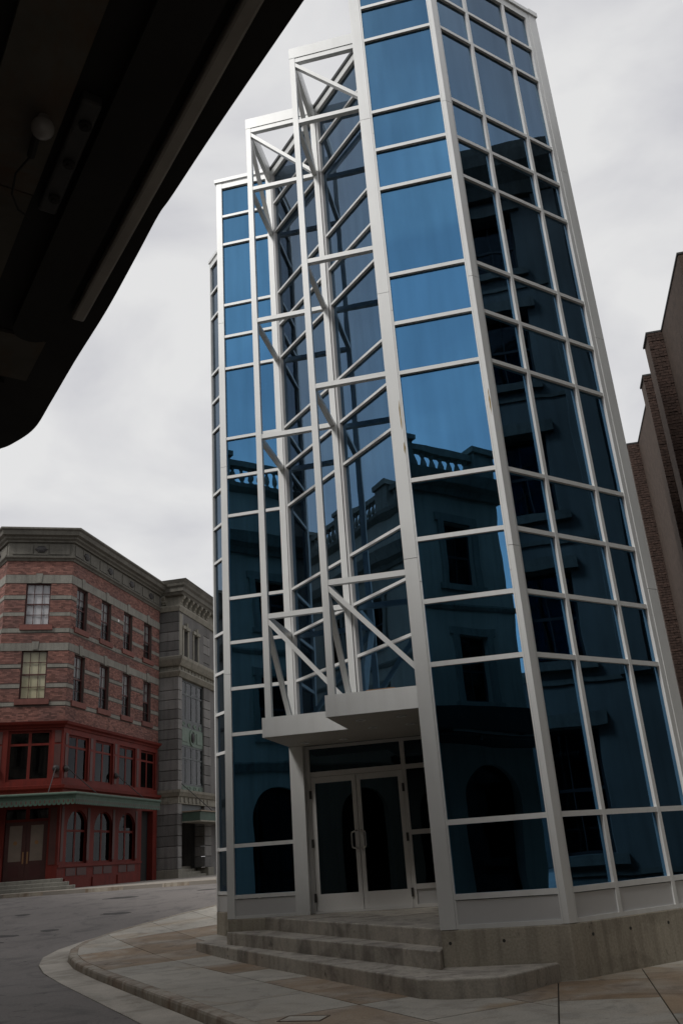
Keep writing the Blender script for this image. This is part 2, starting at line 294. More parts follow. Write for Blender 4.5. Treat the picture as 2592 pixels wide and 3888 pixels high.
kd = dense(KERB, 0.5); ki = offset(kd, 0.18); kg = offset(kd, -0.52)
outline = ki + [(14, 30.2), (14, -1.9)]
pav = mesh_obj('pavement', [(x, y, G(x, y) - 0.014) for x, y in [(-9.9, 18.6), (14, 18.6), (14, -1.9)]], [(0, 1, 2)], 'bedding', None, origin=(0, 12, 0)); prop(pav, kind='structure')
def clip(poly, conv):      # Sutherland-Hodgman, conv is clockwise (inside on the right)
    for (ax, ay), (bx, by) in zip(conv, conv[1:] + conv[:1]):
        if not poly: break
        out = []; sd = lambda p: (bx - ax) * (p[1] - ay) - (by - ay) * (p[0] - ax)
        for i, p in enumerate(poly):
            q = poly[(i + 1) % len(poly)]; sp, sq = sd(p), sd(q)
            if sp <= 0: out.append(p)
            if (sp < 0 < sq) or (sq < 0 < sp):
                k = sp / (sp - sq); out.append((p[0] + (q[0] - p[0]) * k, p[1] + (q[1] - p[1]) * k))
        poly = out
    return poly
def area(p): return abs(sum(p[i][0] * p[(i + 1) % len(p)][1] - p[(i + 1) % len(p)][0] * p[i][1] for i in range(len(p)))) / 2
# bedding sheet under the slabs, cut to the kerb line
bed = MB()
for iy in range(-4, 62):
    c = clip([(-12, iy * 0.5), (14, iy * 0.5), (14, iy * 0.5 + 0.5), (-12, iy * 0.5 + 0.5)], outline)
    if c and area(c) > 1e-4:
        b = len(bed.v); bed.v += [(x, y, G(x, y) - 0.014) for x, y in c]; bed.f.append(tuple(range(b, b + len(c))))
me = pav.data; me.clear_geometry(); me.from_pydata([(x, y - 12, z) for x, y, z in bed.v], [], bed.f); me.update()
ea = Vector((-0.641, 0.768)); eb = Vector((0.768, 0.641)); K0 = Vector((-3.36, 9.30)) + eb * 0.18
TOWER = [(-7.0, 18.1), (-5.7, 16.8), (-5.7, 15.8), (-1.4, 11.35), (0.0, 11.35), (1.95, 13.3), (1.95, 19), (-7, 19)]
def in_tower(x, y): 
    r = False
    for (x0, y0), (x1, y1) in zip(TOWER, TOWER[1:] + TOWER[:1]):
        if (y0 > y) != (y1 > y) and x < x0 + (y - y0) / (y1 - y0) * (x1 - x0): r = not r
    return r
ns = 0
XJ = -0.2
def slab(poly, m):
    global ns
    cx = sum(p[0] for p in poly) / len(poly); cy = sum(p[1] for p in poly) / len(poly)
    if in_tower(cx, cy) and all(in_tower(*p) for p in poly): return
    tilt = [random.uniform(-0.0015, 0.0015) for _ in range(2)]
    n = len(poly); top = [(x, y, G(x, y) + tilt[0] * (x - cx) + tilt[1] * (y - cy)) for x, y in poly]
    v = [(x, y, z - 0.03) for x, y, z in top] + top
    f = [tuple(n + i for i in range(n))] + [(i, (i + 1) % n, n + (i + 1) % n, n + i) for i in range(n)]
    if sum(poly[i][0] * poly[(i + 1) % n][1] - poly[(i + 1) % n][0] * poly[i][1] for i in range(n)) < 0: f = [tuple(reversed(q)) for q in f]
    mesh_obj('paving_slab', v, f, m, pav); ns += 1
lim_l = [(XJ - 0.01, -3), (XJ - 0.01, 32), (-14, 32), (-14, -3)]
lim_l = [(-14, -3), (-14, 32), (XJ - 0.008, 32), (XJ - 0.008, -3)]
lim_r = [(XJ + 0.008, 3.6), (XJ + 0.008, 14.5), (4.6, 14.5), (4.6, 3.6)]
for i in range(-5, 15):
    for j in range(-1, 7):
        a0, a1, b0, b1 = i * 1.36, i * 1.36 + 1.346, j * 1.22, j * 1.22 + 1.206
        if j == -1: b0 = -0.5; b1 = -0.5
        if j == 0: b0 = -0.45
        q = [K0 + ea * a + eb * b for a, b in ((a0, b0), (a1, b0), (a1, b1), (a0, b1))]
        p = clip(clip([(v.x, v.y) for v in q], lim_l), outline)
        if not p or area(p) < 0.03: continue
        rust = (j == 1 and -2 < i < 9 and random.random() < 0.65) or random.random() < 0.08 or (i < 1 and random.random() < 0.25)
        slab(p, 'slab_rust' if rust else 'slab_grey')
for i in range(0, 5):
    for j in range(0, 9):
        x0, y0 = XJ + 0.008 + i * 0.98, 3.6 + j * 1.27 + (0.4 if i % 2 else 0)
        p = clip(clip([(x0, y0), (x0 + 0.966, y0), (x0 + 0.966, y0 + 1.256), (x0, y0 + 1.256)], lim_r), outline)
        if p and area(p) > 0.03: slab(p, 'slab_rust' if (j in (4, 5) and random.random() < 0.5) or random.random() < 0.1 else 'slab_grey')
# kerb stones and gutter
step = 4; idx = list(range(0, len(kd) - 1, step))
for a in idx:
    b = min(a + step, len(kd) - 1); rg = []
    for k in range(a, b + 1):
        o, i = Vector(kd[k]), Vector(ki[k])
        if k == a: o = o + (Vector(kd[k + 1]) - o) * 0.012; i = i + (Vector(ki[k + 1]) - i) * 0.012
        dn = (i - o).normalized(); g = G(*kd[k]) + random.uniform(-0.002, 0.002)
        rg.append([(*o, g - 0.20), (*(o + dn * 0.012), g - 0.035), (*(o + dn * 0.022), g - 0.010), (*(o + dn * 0.05), g), (*(i - dn * 0.004), g), (*(i - dn * 0.004), g - 0.20)])
    k_ = MB().rings(rg).build('kerb_stone', 'kerb', pav)
    bm = bmesh.new(); bm.from_mesh(k_.data); bmesh.ops.recalc_face_normals(bm, faces=bm.faces); bm.to_mesh(k_.data); bm.free()
for a in range(0, len(kd) - 1, 6):
    b = min(a + 6, len(kd) - 1); q = []
    for k in range(a, b + 1):
        o, i_ = Vector(kg[k]), Vector(kd[k]); g = G(*kd[k]) - 0.13
        if k == a: o = o + (Vector(kg[k + 1]) - o) * 0.02; i_ = i_ + (Vector(kd[k + 1]) - i_) * 0.02
        q.append([(*o, g - 0.05), (*o, g + 0.008), (*i_, g + 0.016), (*i_, g - 0.05)])
    u_ = MB().rings(q).build('gutter_slab', 'gutter', pav)
    bm = bmesh.new(); bm.from_mesh(u_.data); bmesh.ops.recalc_face_normals(bm, faces=bm.faces); bm.to_mesh(u_.data); bm.free()
road = bpy.data.objects['road']
mat('tar', (0.05, 0.046, 0.044), 0.85, 0, 0.25, 5, bump=0.003, bscale=30)
for cx, cy, rx, ry, n in ((-13.6, 20.9, 0.50, 0.22, 11), (-12.6, 21.4, 0.32, 0.16, 9), (-13.2, 20.0, 0.26, 0.14, 9), (-14.6, 20.4, 0.22, 0.15, 9), (-12.9, 18.9, 0.20, 0.12, 8), (-11.9, 23.6, 0.55, 0.20, 10), (-13.5, 27.2, 0.7, 0.3, 10), (-10.9, 28.0, 0.6, 0.2, 9), (-15.2, 24.4, 0.3, 0.2, 9), (-12.6, 16.9, 0.16, 0.1, 8)):
    pts = [(cx + rx * math.cos(t * 2 * math.pi / n) * random.uniform(0.55, 1.1), cy + ry * math.sin(t * 2 * math.pi / n) * random.uniform(0.55, 1.1)) for t in range(n)]
    v = [(x, y, G(x, y) - 0.13 - 0.01) for x, y in pts] + [(x, y, G(x, y) - 0.13 + 0.005) for x, y in pts]
    mesh_obj('asphalt_patch', v, [tuple(n + t for t in range(n))] + [(t, (t + 1) % n, n + (t + 1) % n, n + t) for t in range(n)], 'tar', road)
# far pavement by the old buildings
FK = [(-60, 20), (-34, 27.2), (-26, 29.4), (-20.2, 30.9), (-17, 31.2), (-14.2, 31.7), (-12.1, 31.8), (-4, 32.3), (4.4, 32.4)]
fp = MB().prism([(x, y) for x, y in reversed(FK)] + [(-60, 90), (4.4, 90)], 0.80, 1.0).build('far_pavement', 'far_paving', None, origin=(0, 40, 1)); prop(fp, kind='structure')
bm = bmesh.new(); bm.from_mesh(fp.data); bmesh.ops.recalc_face_normals(bm, faces=bm.faces); bm.to_mesh(fp.data); bm.free()
fd = dense(FK, 2.2); fi = offset(fd, -0.2)
for a, b, c, d_ in zip(fd[:-1], fd[1:], fi[1:], fi[:-1]):
    if -32 < a[0] < 0: bevel(MB().prism([(a[0] + 0.01, a[1]), (b[0] - 0.01, b[1]), (c[0] - 0.01, c[1]), (d_[0] + 0.01, d_[1])][::1], 0.78, 1.006).build('kerb_stone', 'kerb', fp), 0.02)
# utility covers set in the paving
def cover(name, c, ux, uy, lx, ly, label):
    t = thing(name, (c[0], c[1], G(*c)), label, 'utility cover', 'utility covers in the paving')
    u = Vector(ux).normalized(); v = Vector((-u.y, u.x)); mb = MB()
    def quad(a0, a1, b0, b1, z0, z1, nm, m):
        p = [Vector(c) + u * a + v * b for a, b in ((a0, b0), (a1, b0), (a1, b1), (a0, b1))]; MB().prism([(q.x, q.y) for q in p], G(*c) + z0, G(*c) + z1).build(nm, m, t)
    f = 0.016
    quad(-lx / 2, lx / 2, -ly / 2, -ly / 2 + f, -0.02, 0.007, 'rim', 'iron'); quad(-lx / 2, lx / 2, ly / 2 - f, ly / 2, -0.02, 0.007, 'rim', 'iron')
    quad(-lx / 2, -lx / 2 + f, -ly / 2 + f, ly / 2 - f, -0.02, 0.007, 'rim', 'iron'); quad(lx / 2 - f, lx / 2, -ly / 2 + f, ly / 2 - f, -0.02, 0.007, 'rim', 'iron')
    quad(-lx / 2 + f + 0.006, lx / 2 - f - 0.006, -ly / 2 + f + 0.006, ly / 2 - f - 0.006, -0.02, 0.0045, 'lid', 'slab_grey')
cover('utility_cover', (-2.70, 9.46), (0.98, -0.1), None, 0.46, 0.30, 'rusty edged rectangular cover in paving before the steps')
cover('utility_cover', (-7.62, 15.42), (0.9, -0.2), None, 0.55, 0.30, 'rectangular cover in paving near the rounded kerb corner')

# ------------------------------------------------------------------ glass tower
Z = [0.58, 0.932, 1.778, 3.75, 4.613, 5.52, 6.427, 8.217, 9.106, 10.021, 11.78, 12.627, 13.485, 15.226, 16.067, 16.93]
V1 = 15.716; S = 1.4874; V2 = V1 - 3 * S
XI1, XI2, XI3 = -4.403, -2.916, -1.428
T = thing('glass_tower', (-2.5, 15.5, 0), 'blue mirror glass tower with white metal grid and open stepped steel frames', 'tower')
WM = 'white_metal'
def panes(f, a0, a1, levels, t=-0.058, m='tower_glass', inset=0.02):
    for z0, z1 in zip(levels[:-1], levels[1:]):
        p = f.add(MB(), a0 - inset, a1 + inset, z0 + 0.01, z1 - 0.01, t - 0.012, t)
        ca, cz = (a0 + a1) / 2, (z0 + z1) / 2; k1 = random.uniform(-1, 1) * 0.0036; k2 = random.uniform(-1, 1) * 0.0036
        e = Vector((f.e[0], f.e[1], 0)); nn = Vector((f.n[0], f.n[1], 0)); c = Vector(f.P(ca, cz, t))
        p.v = [tuple(Vector(q) + nn * ((Vector(q) - c).dot(e) * k1 + (q[2] - cz) * k2)) for q in p.v]
        p.build('glass_pane', m, T)
def mulls(f, a0, a1, levels, h=0.064, t0=-0.10, t1=-0.012):
    for z in levels: f.box('mullion', a0, a1, z - h / 2, z + h / 2, t0, t1, WM, T)
def colsplit(fn, z0, z1, cuts):
    zz = [z0] + [c for c in cuts if z0 < c < z1] + [z1]
    for a, b in zip(zz[:-1], zz[1:]): fn(a + 0.004, b - 0.004)
CUTS = [4.9, 9.35, 13.0]
F1 = Facet((0, V1), (1, 0), (0, -1)); F2 = Facet((0, V2), (1, 0), (0, -1)); r2 = math.sqrt(0.5)
XC = 0.0244
F3 = Facet((XC, V2), (r2, r2), (r2, -r2)); FW = Facet((XI1, V1), (r2, -r2), (-r2, -r2)); FD = Facet((0, V1 + 0.15), (1, 0), (0, -1))
F0 = Facet((-5.79, 17.27), (-r2, r2), (-r2, -r2))
RX = -1.481; F0L = 1.76
FR = Facet((RX + 0.03, V2), (0, 1), (-1, 0))
# F1: left front facet
colsplit(lambda a, b: box('column', -5.792, -5.653, V1, V1 + 0.14, a, b, WM, T), Z[0], 17.11, CUTS)
mulls(F1, -5.653, -4.52, Z[3:15]); mulls(F1, -5.653, -4.54, Z[1:3]); F1.box('bottom_rail', -5.653, -4.54, Z[0], Z[0] + 0.05, -0.10, -0.012, WM, T)
panes(F1, -5.653, -4.52, Z[3:]); panes(F1, -5.653, -4.54, Z[1:4])
F1.box('kick_panel', -5.653, -4.54, Z[0] + 0.05, Z[1] - 0.0425, -0.08, -0.03, 'grey_panel', T)
# F2: right front facet
colsplit(lambda a, b: box('column', RX, -1.29, V2, V2 + 0.20, a, b, WM, T), Z[0], 17.11, [c + 0.35 for c in CUTS])
colsplit(lambda a, b: box('column_edge', -1.287, -1.263, V2 + 0.008, V2 + 0.20, a, b, WM, T), Z[0], 17.11, CUTS)
def c_col(a, b):
    t0 = 0.1465 * r2
    MB().prism([(-0.042, V2), (XC, V2), (XC + t0 - 0.02, V2 + t0 - 0.02), (XC + t0 - 0.10, V2 + t0 + 0.06), (-0.03, V2 + 0.14), (-0.042, V2 + 0.14)], a, b).build('column', WM, T)
colsplit(c_col, Z[0], 17.11, [c + 0.35 for c in CUTS])
colsplit(lambda a, b: box('column_edge', -0.0635, -0.044, V2 + 0.007, V2 + 0.12, a, b, WM, T), Z[0], 17.11, CUTS)
mulls(F2, -1.263, -0.0635, Z[1:15]); panes(F2, -1.263, -0.0635, Z[1:]); F2.box('bottom_rail', -1.263, -0.0635, Z[0], Z[0] + 0.05, -0.10, -0.012, WM, T)
F2.box('kick_panel', -1.263, -0.0635, Z[0] + 0.05, Z[1] - 0.0425, -0.08, -0.03, 'grey_panel', T)
# F3: long facet on the right
tt = [0.1465, 0.8957, 1.9467, 2.57]
F3.box('column_edge', 0.128, 0.150, Z[0], 17.11, -0.12, -0.008, WM, T)
for t in tt[1:3]: F3.box('mullion', t - 0.031, t + 0.031, Z[0], Z[15], -0.10, -0.010, WM, T)
F3.box('column_edge', 2.565, 2.655, Z[0], 17.11, -0.12, -0.006, WM, T)
colsplit(lambda a, b: F3.box('column', 2.66, 2.87, a, b, -0.20, 0.0, WM, T), Z[0], 17.11, CUTS)
segs = [(0.15, tt[1] - 0.031), (tt[1] + 0.031, tt[2] - 0.031), (tt[2] + 0.031, 2.565)]
for a, b in segs:
    mulls(F3, a, b, Z[1:15]); panes(F3, a, b, Z[1:]); F3.box('bottom_rail', a, b, Z[0], Z[0] + 0.05, -0.10, -0.012, WM, T)
    F3.box('kick_panel', a, b, Z[0] + 0.05, Z[1] - 0.0425, -0.08, -0.03, 'grey_panel', T)
# F0: narrow facet behind the left column, with the short return that leads to it
F0.box('column_edge', 0.0, 0.06, Z[0], 17.11, -0.12, 0, WM, T); F0.box('column', F0L, F0L + 0.05, Z[0], 17.11, -0.12, 0, WM, T)
mulls(F0, 0.06, F0L, Z[1:15]); panes(F0, 0.06, F0L, Z[1:]); F0.box('kick_panel', 0.06, F0L, Z[0], Z[1] - 0.0425, -0.08, -0.03, 'grey_panel', T)
FL = Facet((-5.76, V1 + 0.14), (0, 1), (-1, 0)); panes(FL, 0.0, 1.41, [Z[0], Z[6], Z[10], 17.1], -0.01)
# W: the diagonal glass wall behind the open frames
WL = 1.4874 * math.sqrt(2); ZW = Z[3:]
box('column', -4.517, -4.39, V1 - 0.015, V1 + 0.12, Z[3] + 0.001, 17.0, WM, T)
MB().box(-2.985, -2.875, 14.16, 14.27, Z[3] + 0.001, 17.0).build('column', WM, T)
FW.box('column_edge', WL + 0.07, WL + 0.14, Z[3], 17.0, -0.08, -0.004, 'grey_panel', T); FW.box('column_edge', 0.03, 0.10, Z[3], 17.0, -0.08, -0.004, 'grey_panel', T)
MB().box(-1.45, -1.35, 12.68, 12.80, Z[3] + 0.001, 17.0).build('column', WM, T)
for a, b in ((0.10, WL - 0.06), (WL + 0.14, 2 * WL - 0.05)):
    mulls(FW, a, b, ZW[1:12], 0.05); panes(FW, a, b, ZW, -0.07)
    FW.box('fascia', a - 0.08, b + 0.02, 16.93, 17.11, -0.11, -0.006, WM, T); FW.box('coping', a - 0.10, b + 0.04, 17.112, 17.20, -0.16, 0.02, 'flashing', T)
panes(FR, 0.1, 1.42, [Z[0], Z[2], Z[3], Z[5], Z[7], Z[8], Z[10], Z[11], Z[13], 17.0], 0.0); panes(FR, 1.46, 4.55, [Z[0] + 0.02, Z[2], Z[3] - 0.02], 0.0)
for z in Z[2:15]: FR.box('mullion', 0.21, 1.42, z - 0.035, z + 0.035, -0.07, 0.012, WM, T)
# fascia and coping round the top
for f, a, b in ((F1, -5.653, -4.52), (F2, -1.263, -0.0635), (F3, 0.15, 2.565), (F0, 0.06, F0L)): f.box('fascia', a, b, Z[15], 17.11, -0.11, -0.006, WM, T)
F1.box('coping', -5.83, -4.40, 17.112, 17.21, -0.2, 0.03, WM, T); F2.box('coping', -1.51, 0.03, 17.112, 17.21, -0.2, 0.03, WM, T); F3.box('coping', 0.04, 2.655, 17.113, 17.205, -0.2, 0.028, WM, T)
F3.box('coping', 2.66, 2.90, 17.112, 17.23, -0.22, 0.03, WM, T); F0.box('coping', -0.01, F0L + 0.07, 17.113, 17.205, -0.2, 0.028, WM, T)
# open space frames
def sframe(xc, yc, xr, yb):
    h = 0.055
    box('frame_column', xc - h, xc + h, yc - h, yc + h, 3.752, 16.965, WM, T)
    fa = 0.06
    box('frame_fascia', xc - fa, xr + 0.05, yc - fa, yc + 0.05, 16.968, 17.25, WM, T); box('frame_fascia', xc - fa, xc + 0.05, yc + 0.052, yb + 0.02, 16.968, 17.249, WM, T)
    for z in (16.905, Z[13], Z[10], Z[8], Z[5]):
        hh = 0.058 if z > 16 else 0.045
        box('frame_beam', xc + h, xr, yc - 0.047, yc + 0.047, z - hh, z + hh, WM, T); box('frame_beam', xc - 0.047, xc + 0.047, yc + h, yb, z - hh, z + hh, WM, T)
    for za, zb in ((16.80, Z[13] + 0.10), (Z[5] - 0.08, 3.80)):
        MB().bar((xc + 0.04, yc, za), (xr - 0.04, yc, zb), 0.075, 0.09, (0, 1, 0)).build('frame_brace', WM, T)
        MB().bar((xc, yc + 0.04, za), (xc, yb - 0.04, zb - (0.05 if zb > 5 else 0.05)), 0.075, 0.09, (1, 0, 0)).build('frame_brace', WM, T)
sframe(-4.435, V1 - S, XI2 - 0.03, V1 - 0.015); sframe(-2.965, V1 - 2 * S, XI3 + 0.03, V1 - S - 0.06)
# canopy slabs over the entrance
for x0, x1, y0, y1 in ((-4.55, -3.072, V1 - S - 0.06, V1 + 0.10), (-3.07, RX, V1 - 2 * S - 0.06, V1 + 0.10)):
    cs = MB(); cs.box(x0, x1, y0, y1, 3.424, 3.75); o = cs.build('canopy_slab', WM, T)
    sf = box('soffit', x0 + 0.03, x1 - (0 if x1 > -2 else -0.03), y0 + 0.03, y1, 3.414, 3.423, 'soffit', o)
    xl = [x0 + 0.45, x0 + 1.15] if x1 < -2 else [x0 + 0.42, x0 + 1.05]
    for x in xl:
        for y in ([V1 - 0.45] if x1 < -2 else [y0 + 0.55, y0 + 1.5]):
            d1 = MB().lathe(x, y, [(0.085, 3.413), (0.085, 3.400), (0.06, 3.400), (0.055, 3.412)], 16).build('downlight', WM, o); MB().lathe(x, y, [(0.05, 3.4125), (0.05, 3.4105)], 12).build('lamp_lens', 'hinge', d1)
# entrance: jamb, doors, transom and side light
box('jamb', -4.538, -4.285, V1 - 0.004, V1 + 0.30, Z[0], 3.412, WM, T)
DM = 'door_metal'
def fd_(name, a0, a1, z0, z1, t0=-0.10, t1=0.0, m=DM, parent=T): return FD.box(name, a0, a1, z0, z1, t0, t1, m, parent)
fd_('door_frame', -4.282, -4.205, 0.583, 3.41); fd_('door_frame', -2.505, -2.425, 0.583, 3.41); fd_('door_frame', -4.203, -2.507, 2.855, 2.945); fd_('door_frame', -4.203, -2.507, 3.355, 3.41)
fd_('threshold', -4.203, -2.507, 0.583, 0.612, -0.1, 0.05)
fd_('transom_glass', -4.21, -2.50, 2.94, 3.36, -0.06, -0.05, 'door_glass')
for a0, a1, hs in ((-4.200, -3.364, 1), (-3.354, -2.510, -1)):
    D = MB(); st = 0.075
    FD.add(D, a0, a0 + st, 0.615, 2.85, -0.06, -0.01); FD.add(D, a1 - st, a1, 0.615, 2.85, -0.06, -0.01); FD.add(D, a0 + st, a1 - st, 2.745, 2.85, -0.06, -0.012); FD.add(D, a0 + st, a1 - st, 0.615, 0.885, -0.06, -0.012)
    dr = D.build('door', DM, T)
    FD.box('pane', a0 + st - 0.01, a1 - st + 0.01, 0.875, 2.755, -0.045, -0.037, 'door_glass', dr)
    ha = (a1 - 0.035) if hs > 0 else (a0 + 0.035); hd = -hs * 0.085
    y0 = V1 + 0.15
    MB().tube([(ha, y0 + 0.01, 1.885), (ha, y0 - 0.045, 1.885), (ha + hd * 0.35, y0 - 0.065, 1.875), (ha + hd * 0.9, y0 - 0.065, 1.86), (ha + hd, y0 - 0.065, 1.83), (ha + hd, y0 - 0.065, 1.645), (ha + hd * 0.9, y0 - 0.065, 1.61), (ha + hd * 0.35, y0 - 0.065, 1.595), (ha, y0 - 0.045, 1.59), (ha, y0 + 0.01, 1.59)], 0.015, 8).build('handle', 'steel', dr, smooth=True)
    hx = a0 - 0.012 if hs > 0 else a1 + 0.012
    for z in (2.55, 1.72, 0.83): FD.box('hinge', hx - 0.02, hx + 0.02, z - 0.07, z + 0.07, -0.02, 0.022, 'hinge', dr)
for z in (2.90, 1.79, 0.915): fd_('mullion', -2.425, RX + 0.02, z - 0.04, z + 0.04)
fd_('mullion', -2.425, RX + 0.02, 3.355, 3.41); fd_('bottom_rail', -2.425, RX + 0.02, 0.583, 0.64); fd_('kick_panel', -2.425, RX + 0.02, 0.64, 0.875, -0.07, -0.03, 'grey_panel')
for z0, z1 in ((0.955, 1.75), (1.83, 2.86), (2.94, 3.355)): fd_('glass_pane', -2.44, RX + 0.02, z0 - 0.01, z1 + 0.01, -0.06, -0.05, 'door_glass')
# plinth, inside and rear
PL = [(-5.79 - 1.81 * r2, 17.27 + 1.81 * r2), (-5.792, 17.272), (-5.792, V1), (-4.27, V1), (-4.27, V1 + 0.10), (RX, V1 + 0.10), (RX, V2 + 0.002), (XC, V2 + 0.002), (XC + 2.86 * r2, V2 + 0.002 + 2.86 * r2), (XC + 2.86 * r2, 19.5), (-5.79 - 1.81 * r2, 19.5)]
bevel(MB().prism(PL, -0.05, 0.578).build('plinth', 'concrete', T), 0.012)
xb = XC + 2.86 * r2 - 0.02
for f, tl_ in ((F2, (-1.38, -0.75)), (F3, (0.35, 1.0, 1.7, 2.4))):
    for a in tl_:
        for z in (0.44,):
            MB().rings([[f.P(a + rr * math.cos(k * math.pi / 5), z + rr * math.sin(k * math.pi / 5), tq) for k in range(10)] for rr, tq in ((0.019, -0.01), (0.019, 0.0015), (0.004, 0.0012))]).build('tie_hole', 'hinge', T)
box('rear_wall', xb - 0.15, xb, 13.5, 19.48, 0.58, 17.1, 'interior_wall', T); box('rear_wall', -7.05, xb - 0.151, 19.33, 19.48, 0.58, 17.1, 'interior_wall', T); box('rear_wall', -7.05, -6.95, 18.6, 19.329, 0.58, 17.1, 'interior_wall', T)
ROOF = [(-6.95, 18.5), (-5.72, 17.3), (-5.70, V1 + 0.15), (-4.35, V1 + 0.16), (RX + 0.1, 12.85), (RX + 0.1, V2 + 0.22), (-0.02, V2 + 0.24), (1.9, 13.3), (1.9, 19.3), (-6.95, 19.3)]
MB().prism(ROOF, 16.94, 17.08).build('roof', 'interior_wall', T)
for f, a, b in ((F2, -1.25, -1.08), (F2, -0.34, -0.08), (F1, -5.62, -5.42), (F1, -4.85, -4.56), (F3, 0.18, 0.48), (F3, 1.30, 1.46), (F3, 2.30, 2.42)):
    f.box('light_band_fin', a, b, 0.6, 16.9, -0.42, -0.34, 'interior_column', T)  # fins added behind the glass to make lighter bands in the panes
for x, y in ((-1.05, 12.1), (-0.25, 12.0), (0.9, 12.9), (-5.2, 16.5), (-4.9, 17.4)): box('inner_column', x - 0.11, x + 0.11, y - 0.11, y + 0.11, 0.58, 16.93, 'interior_column', T)
for z in (Z[5], Z[8], Z[11]): 
    MB().bar((-1.05, 12.1, z), (0.9, 12.9, z + 1.6), 0.08, 0.12).build('inner_brace', 'interior_column', T); MB().bar((-5.2, 16.5, z), (-1.05, 16.4, z + 1.7), 0.08, 0.12).build('inner_brace', 'interior_column', T)
box('inner_wall', -4.2, 1.9, 16.9, 17.05, 0.58, 16.93, 'interior_wall', T)
# peeled paint on the front columns
for x, z0, z1, wd, f in ((-1.315, 7.25, 7.75, 0.022, F2), (-1.305, 6.85, 7.05, 0.018, F2), (0.005, 7.25, 7.7, 0.016, F2)):
    mb = MB(); k = 7; L_ = [(x - wd * math.sin(math.pi * i / k) * random.uniform(0.4, 1), z0 + (z1 - z0) * i / k) for i in range(k + 1)]; R_ = [(x + wd * math.sin(math.pi * i / k) * random.uniform(0.2, 0.8) + 0.001, z0 + (z1 - z0) * i / k) for i in range(k + 1)]
    pts = [f.P(a, z, 0.002) for a, z in L_] + [f.P(a, z, 0.002) for a, z in reversed(R_)]; back = [f.P(a, z, -0.003) for a, z in L_] + [f.P(a, z, -0.003) for a, z in reversed(R_)]
    n = len(pts); mb.v = pts + back; mb.f = [tuple(reversed(range(n)))] + [(i, (i + 1) % n, n + (i + 1) % n, n + i) for i in range(n)]; mb.build('peeled_patch', 'peel', T)
prop(bevel(box('timber_block', -2.50, -2.05, 13.05, 13.15, 3.751, 3.83, 'timber', None), 0.004), 'brown timber offcut lying on the higher entrance canopy', 'timber')
# steps
ST = thing('entrance_steps', (-3.2, 13.0, 0), 'three worn concrete steps running diagonally up to the glass doors', 'steps')
bevel(MB().prism([(-6.72, 16.55), (-1.66, 10.40), (-1.36, 10.28), (-0.80, 10.30), (-0.64, 10.44), (-0.16, V2 - 0.003), (RX + 0.3, V2 - 0.003), (RX - 0.003, V2 + 0.2), (RX - 0.003, 15.0), (-5.2, V1 - 0.004), (-5.797, V1 - 0.004), (-5.797, 16.6), (-6.35, 16.86)], -0.03, 0.19).build('step', 'step_concrete', ST), 0.02, 3)
bevel(MB().prism([(-5.797, 15.69), (RX - 0.004, 11.03), (RX - 0.004, 15.2), (-5.0, V1 - 0.006), (-5.797, V1 - 0.006)], 0.10, 0.385).build('step', 'step_concrete', ST), 0.018, 3)
bevel(MB().prism([(-5.10, V1 - 0.008), (RX - 0.006, 11.48), (RX - 0.006, V1 + 0.098), (-4.268, V1 + 0.098), (-4.268, V1 - 0.008)], 0.2, 0.581).build('step', 'step_concrete', ST), 0.018, 3)

# ------------------------------------------------------------------ brick corner building
B = thing('brick_building', (-22, 38, 1), 'red brick corner building with stone bands and dark red shopfront', 'building')
KX, KY = -19.8, 34.0; a64 = math.radians(64)
BR = Facet((KX, KY), (0, 1), (1, 0)); BF = Facet((KX, KY), (math.sin(a64), math.cos(a64)), (math.cos(a64), -math.sin(a64)))
LE = BF.P(-2.84, 0); a130 = math.radians(130)
BL = Facet((LE[0], LE[1]), (-math.sin(a130), -math.cos(a130)), (math.cos(a130) , -math.sin(a130)))
RL = 9.52; LL = 8.0
rwin = [34.50 - KY + 0.0 + 2.353 * i for i in range(4)]
wins = [(a, a + 0.98, 11.92, 13.87) for a in rwin] + [(a + 0.05, a + 0.99, 8.63, 10.72) for a in rwin]
fwin = [(-1.96, -0.89, 11.95, 13.90), (-1.95, -0.86, 8.66, 10.82)]
lwin = [(1.0, 2.0, 11.92, 13.87), (1.0, 2.0, 8.63, 10.72), (3.6, 4.6, 11.92, 13.87), (3.6, 4.6, 8.63, 10.72)]
def unit(f, a0, a1, ops):
    wall(f, 'brick_wall', a0, a1, 7.6, 15.0, ops, 0.30, 'mortar', B)
for f, a0, a1, ops in ((BR, 0, RL, wins), (BF, -2.84, 0, fwin), (BL, 0, LL, lwin)): unit(f, a0, a1, ops)
thick = [(13.89, 14.28), (10.78, 11.12)]; thin = [(13.14, 13.31), (12.36, 12.52), (11.60, 11.79), (10.03, 10.17), (9.15, 9.31), (8.37, 8.52)]
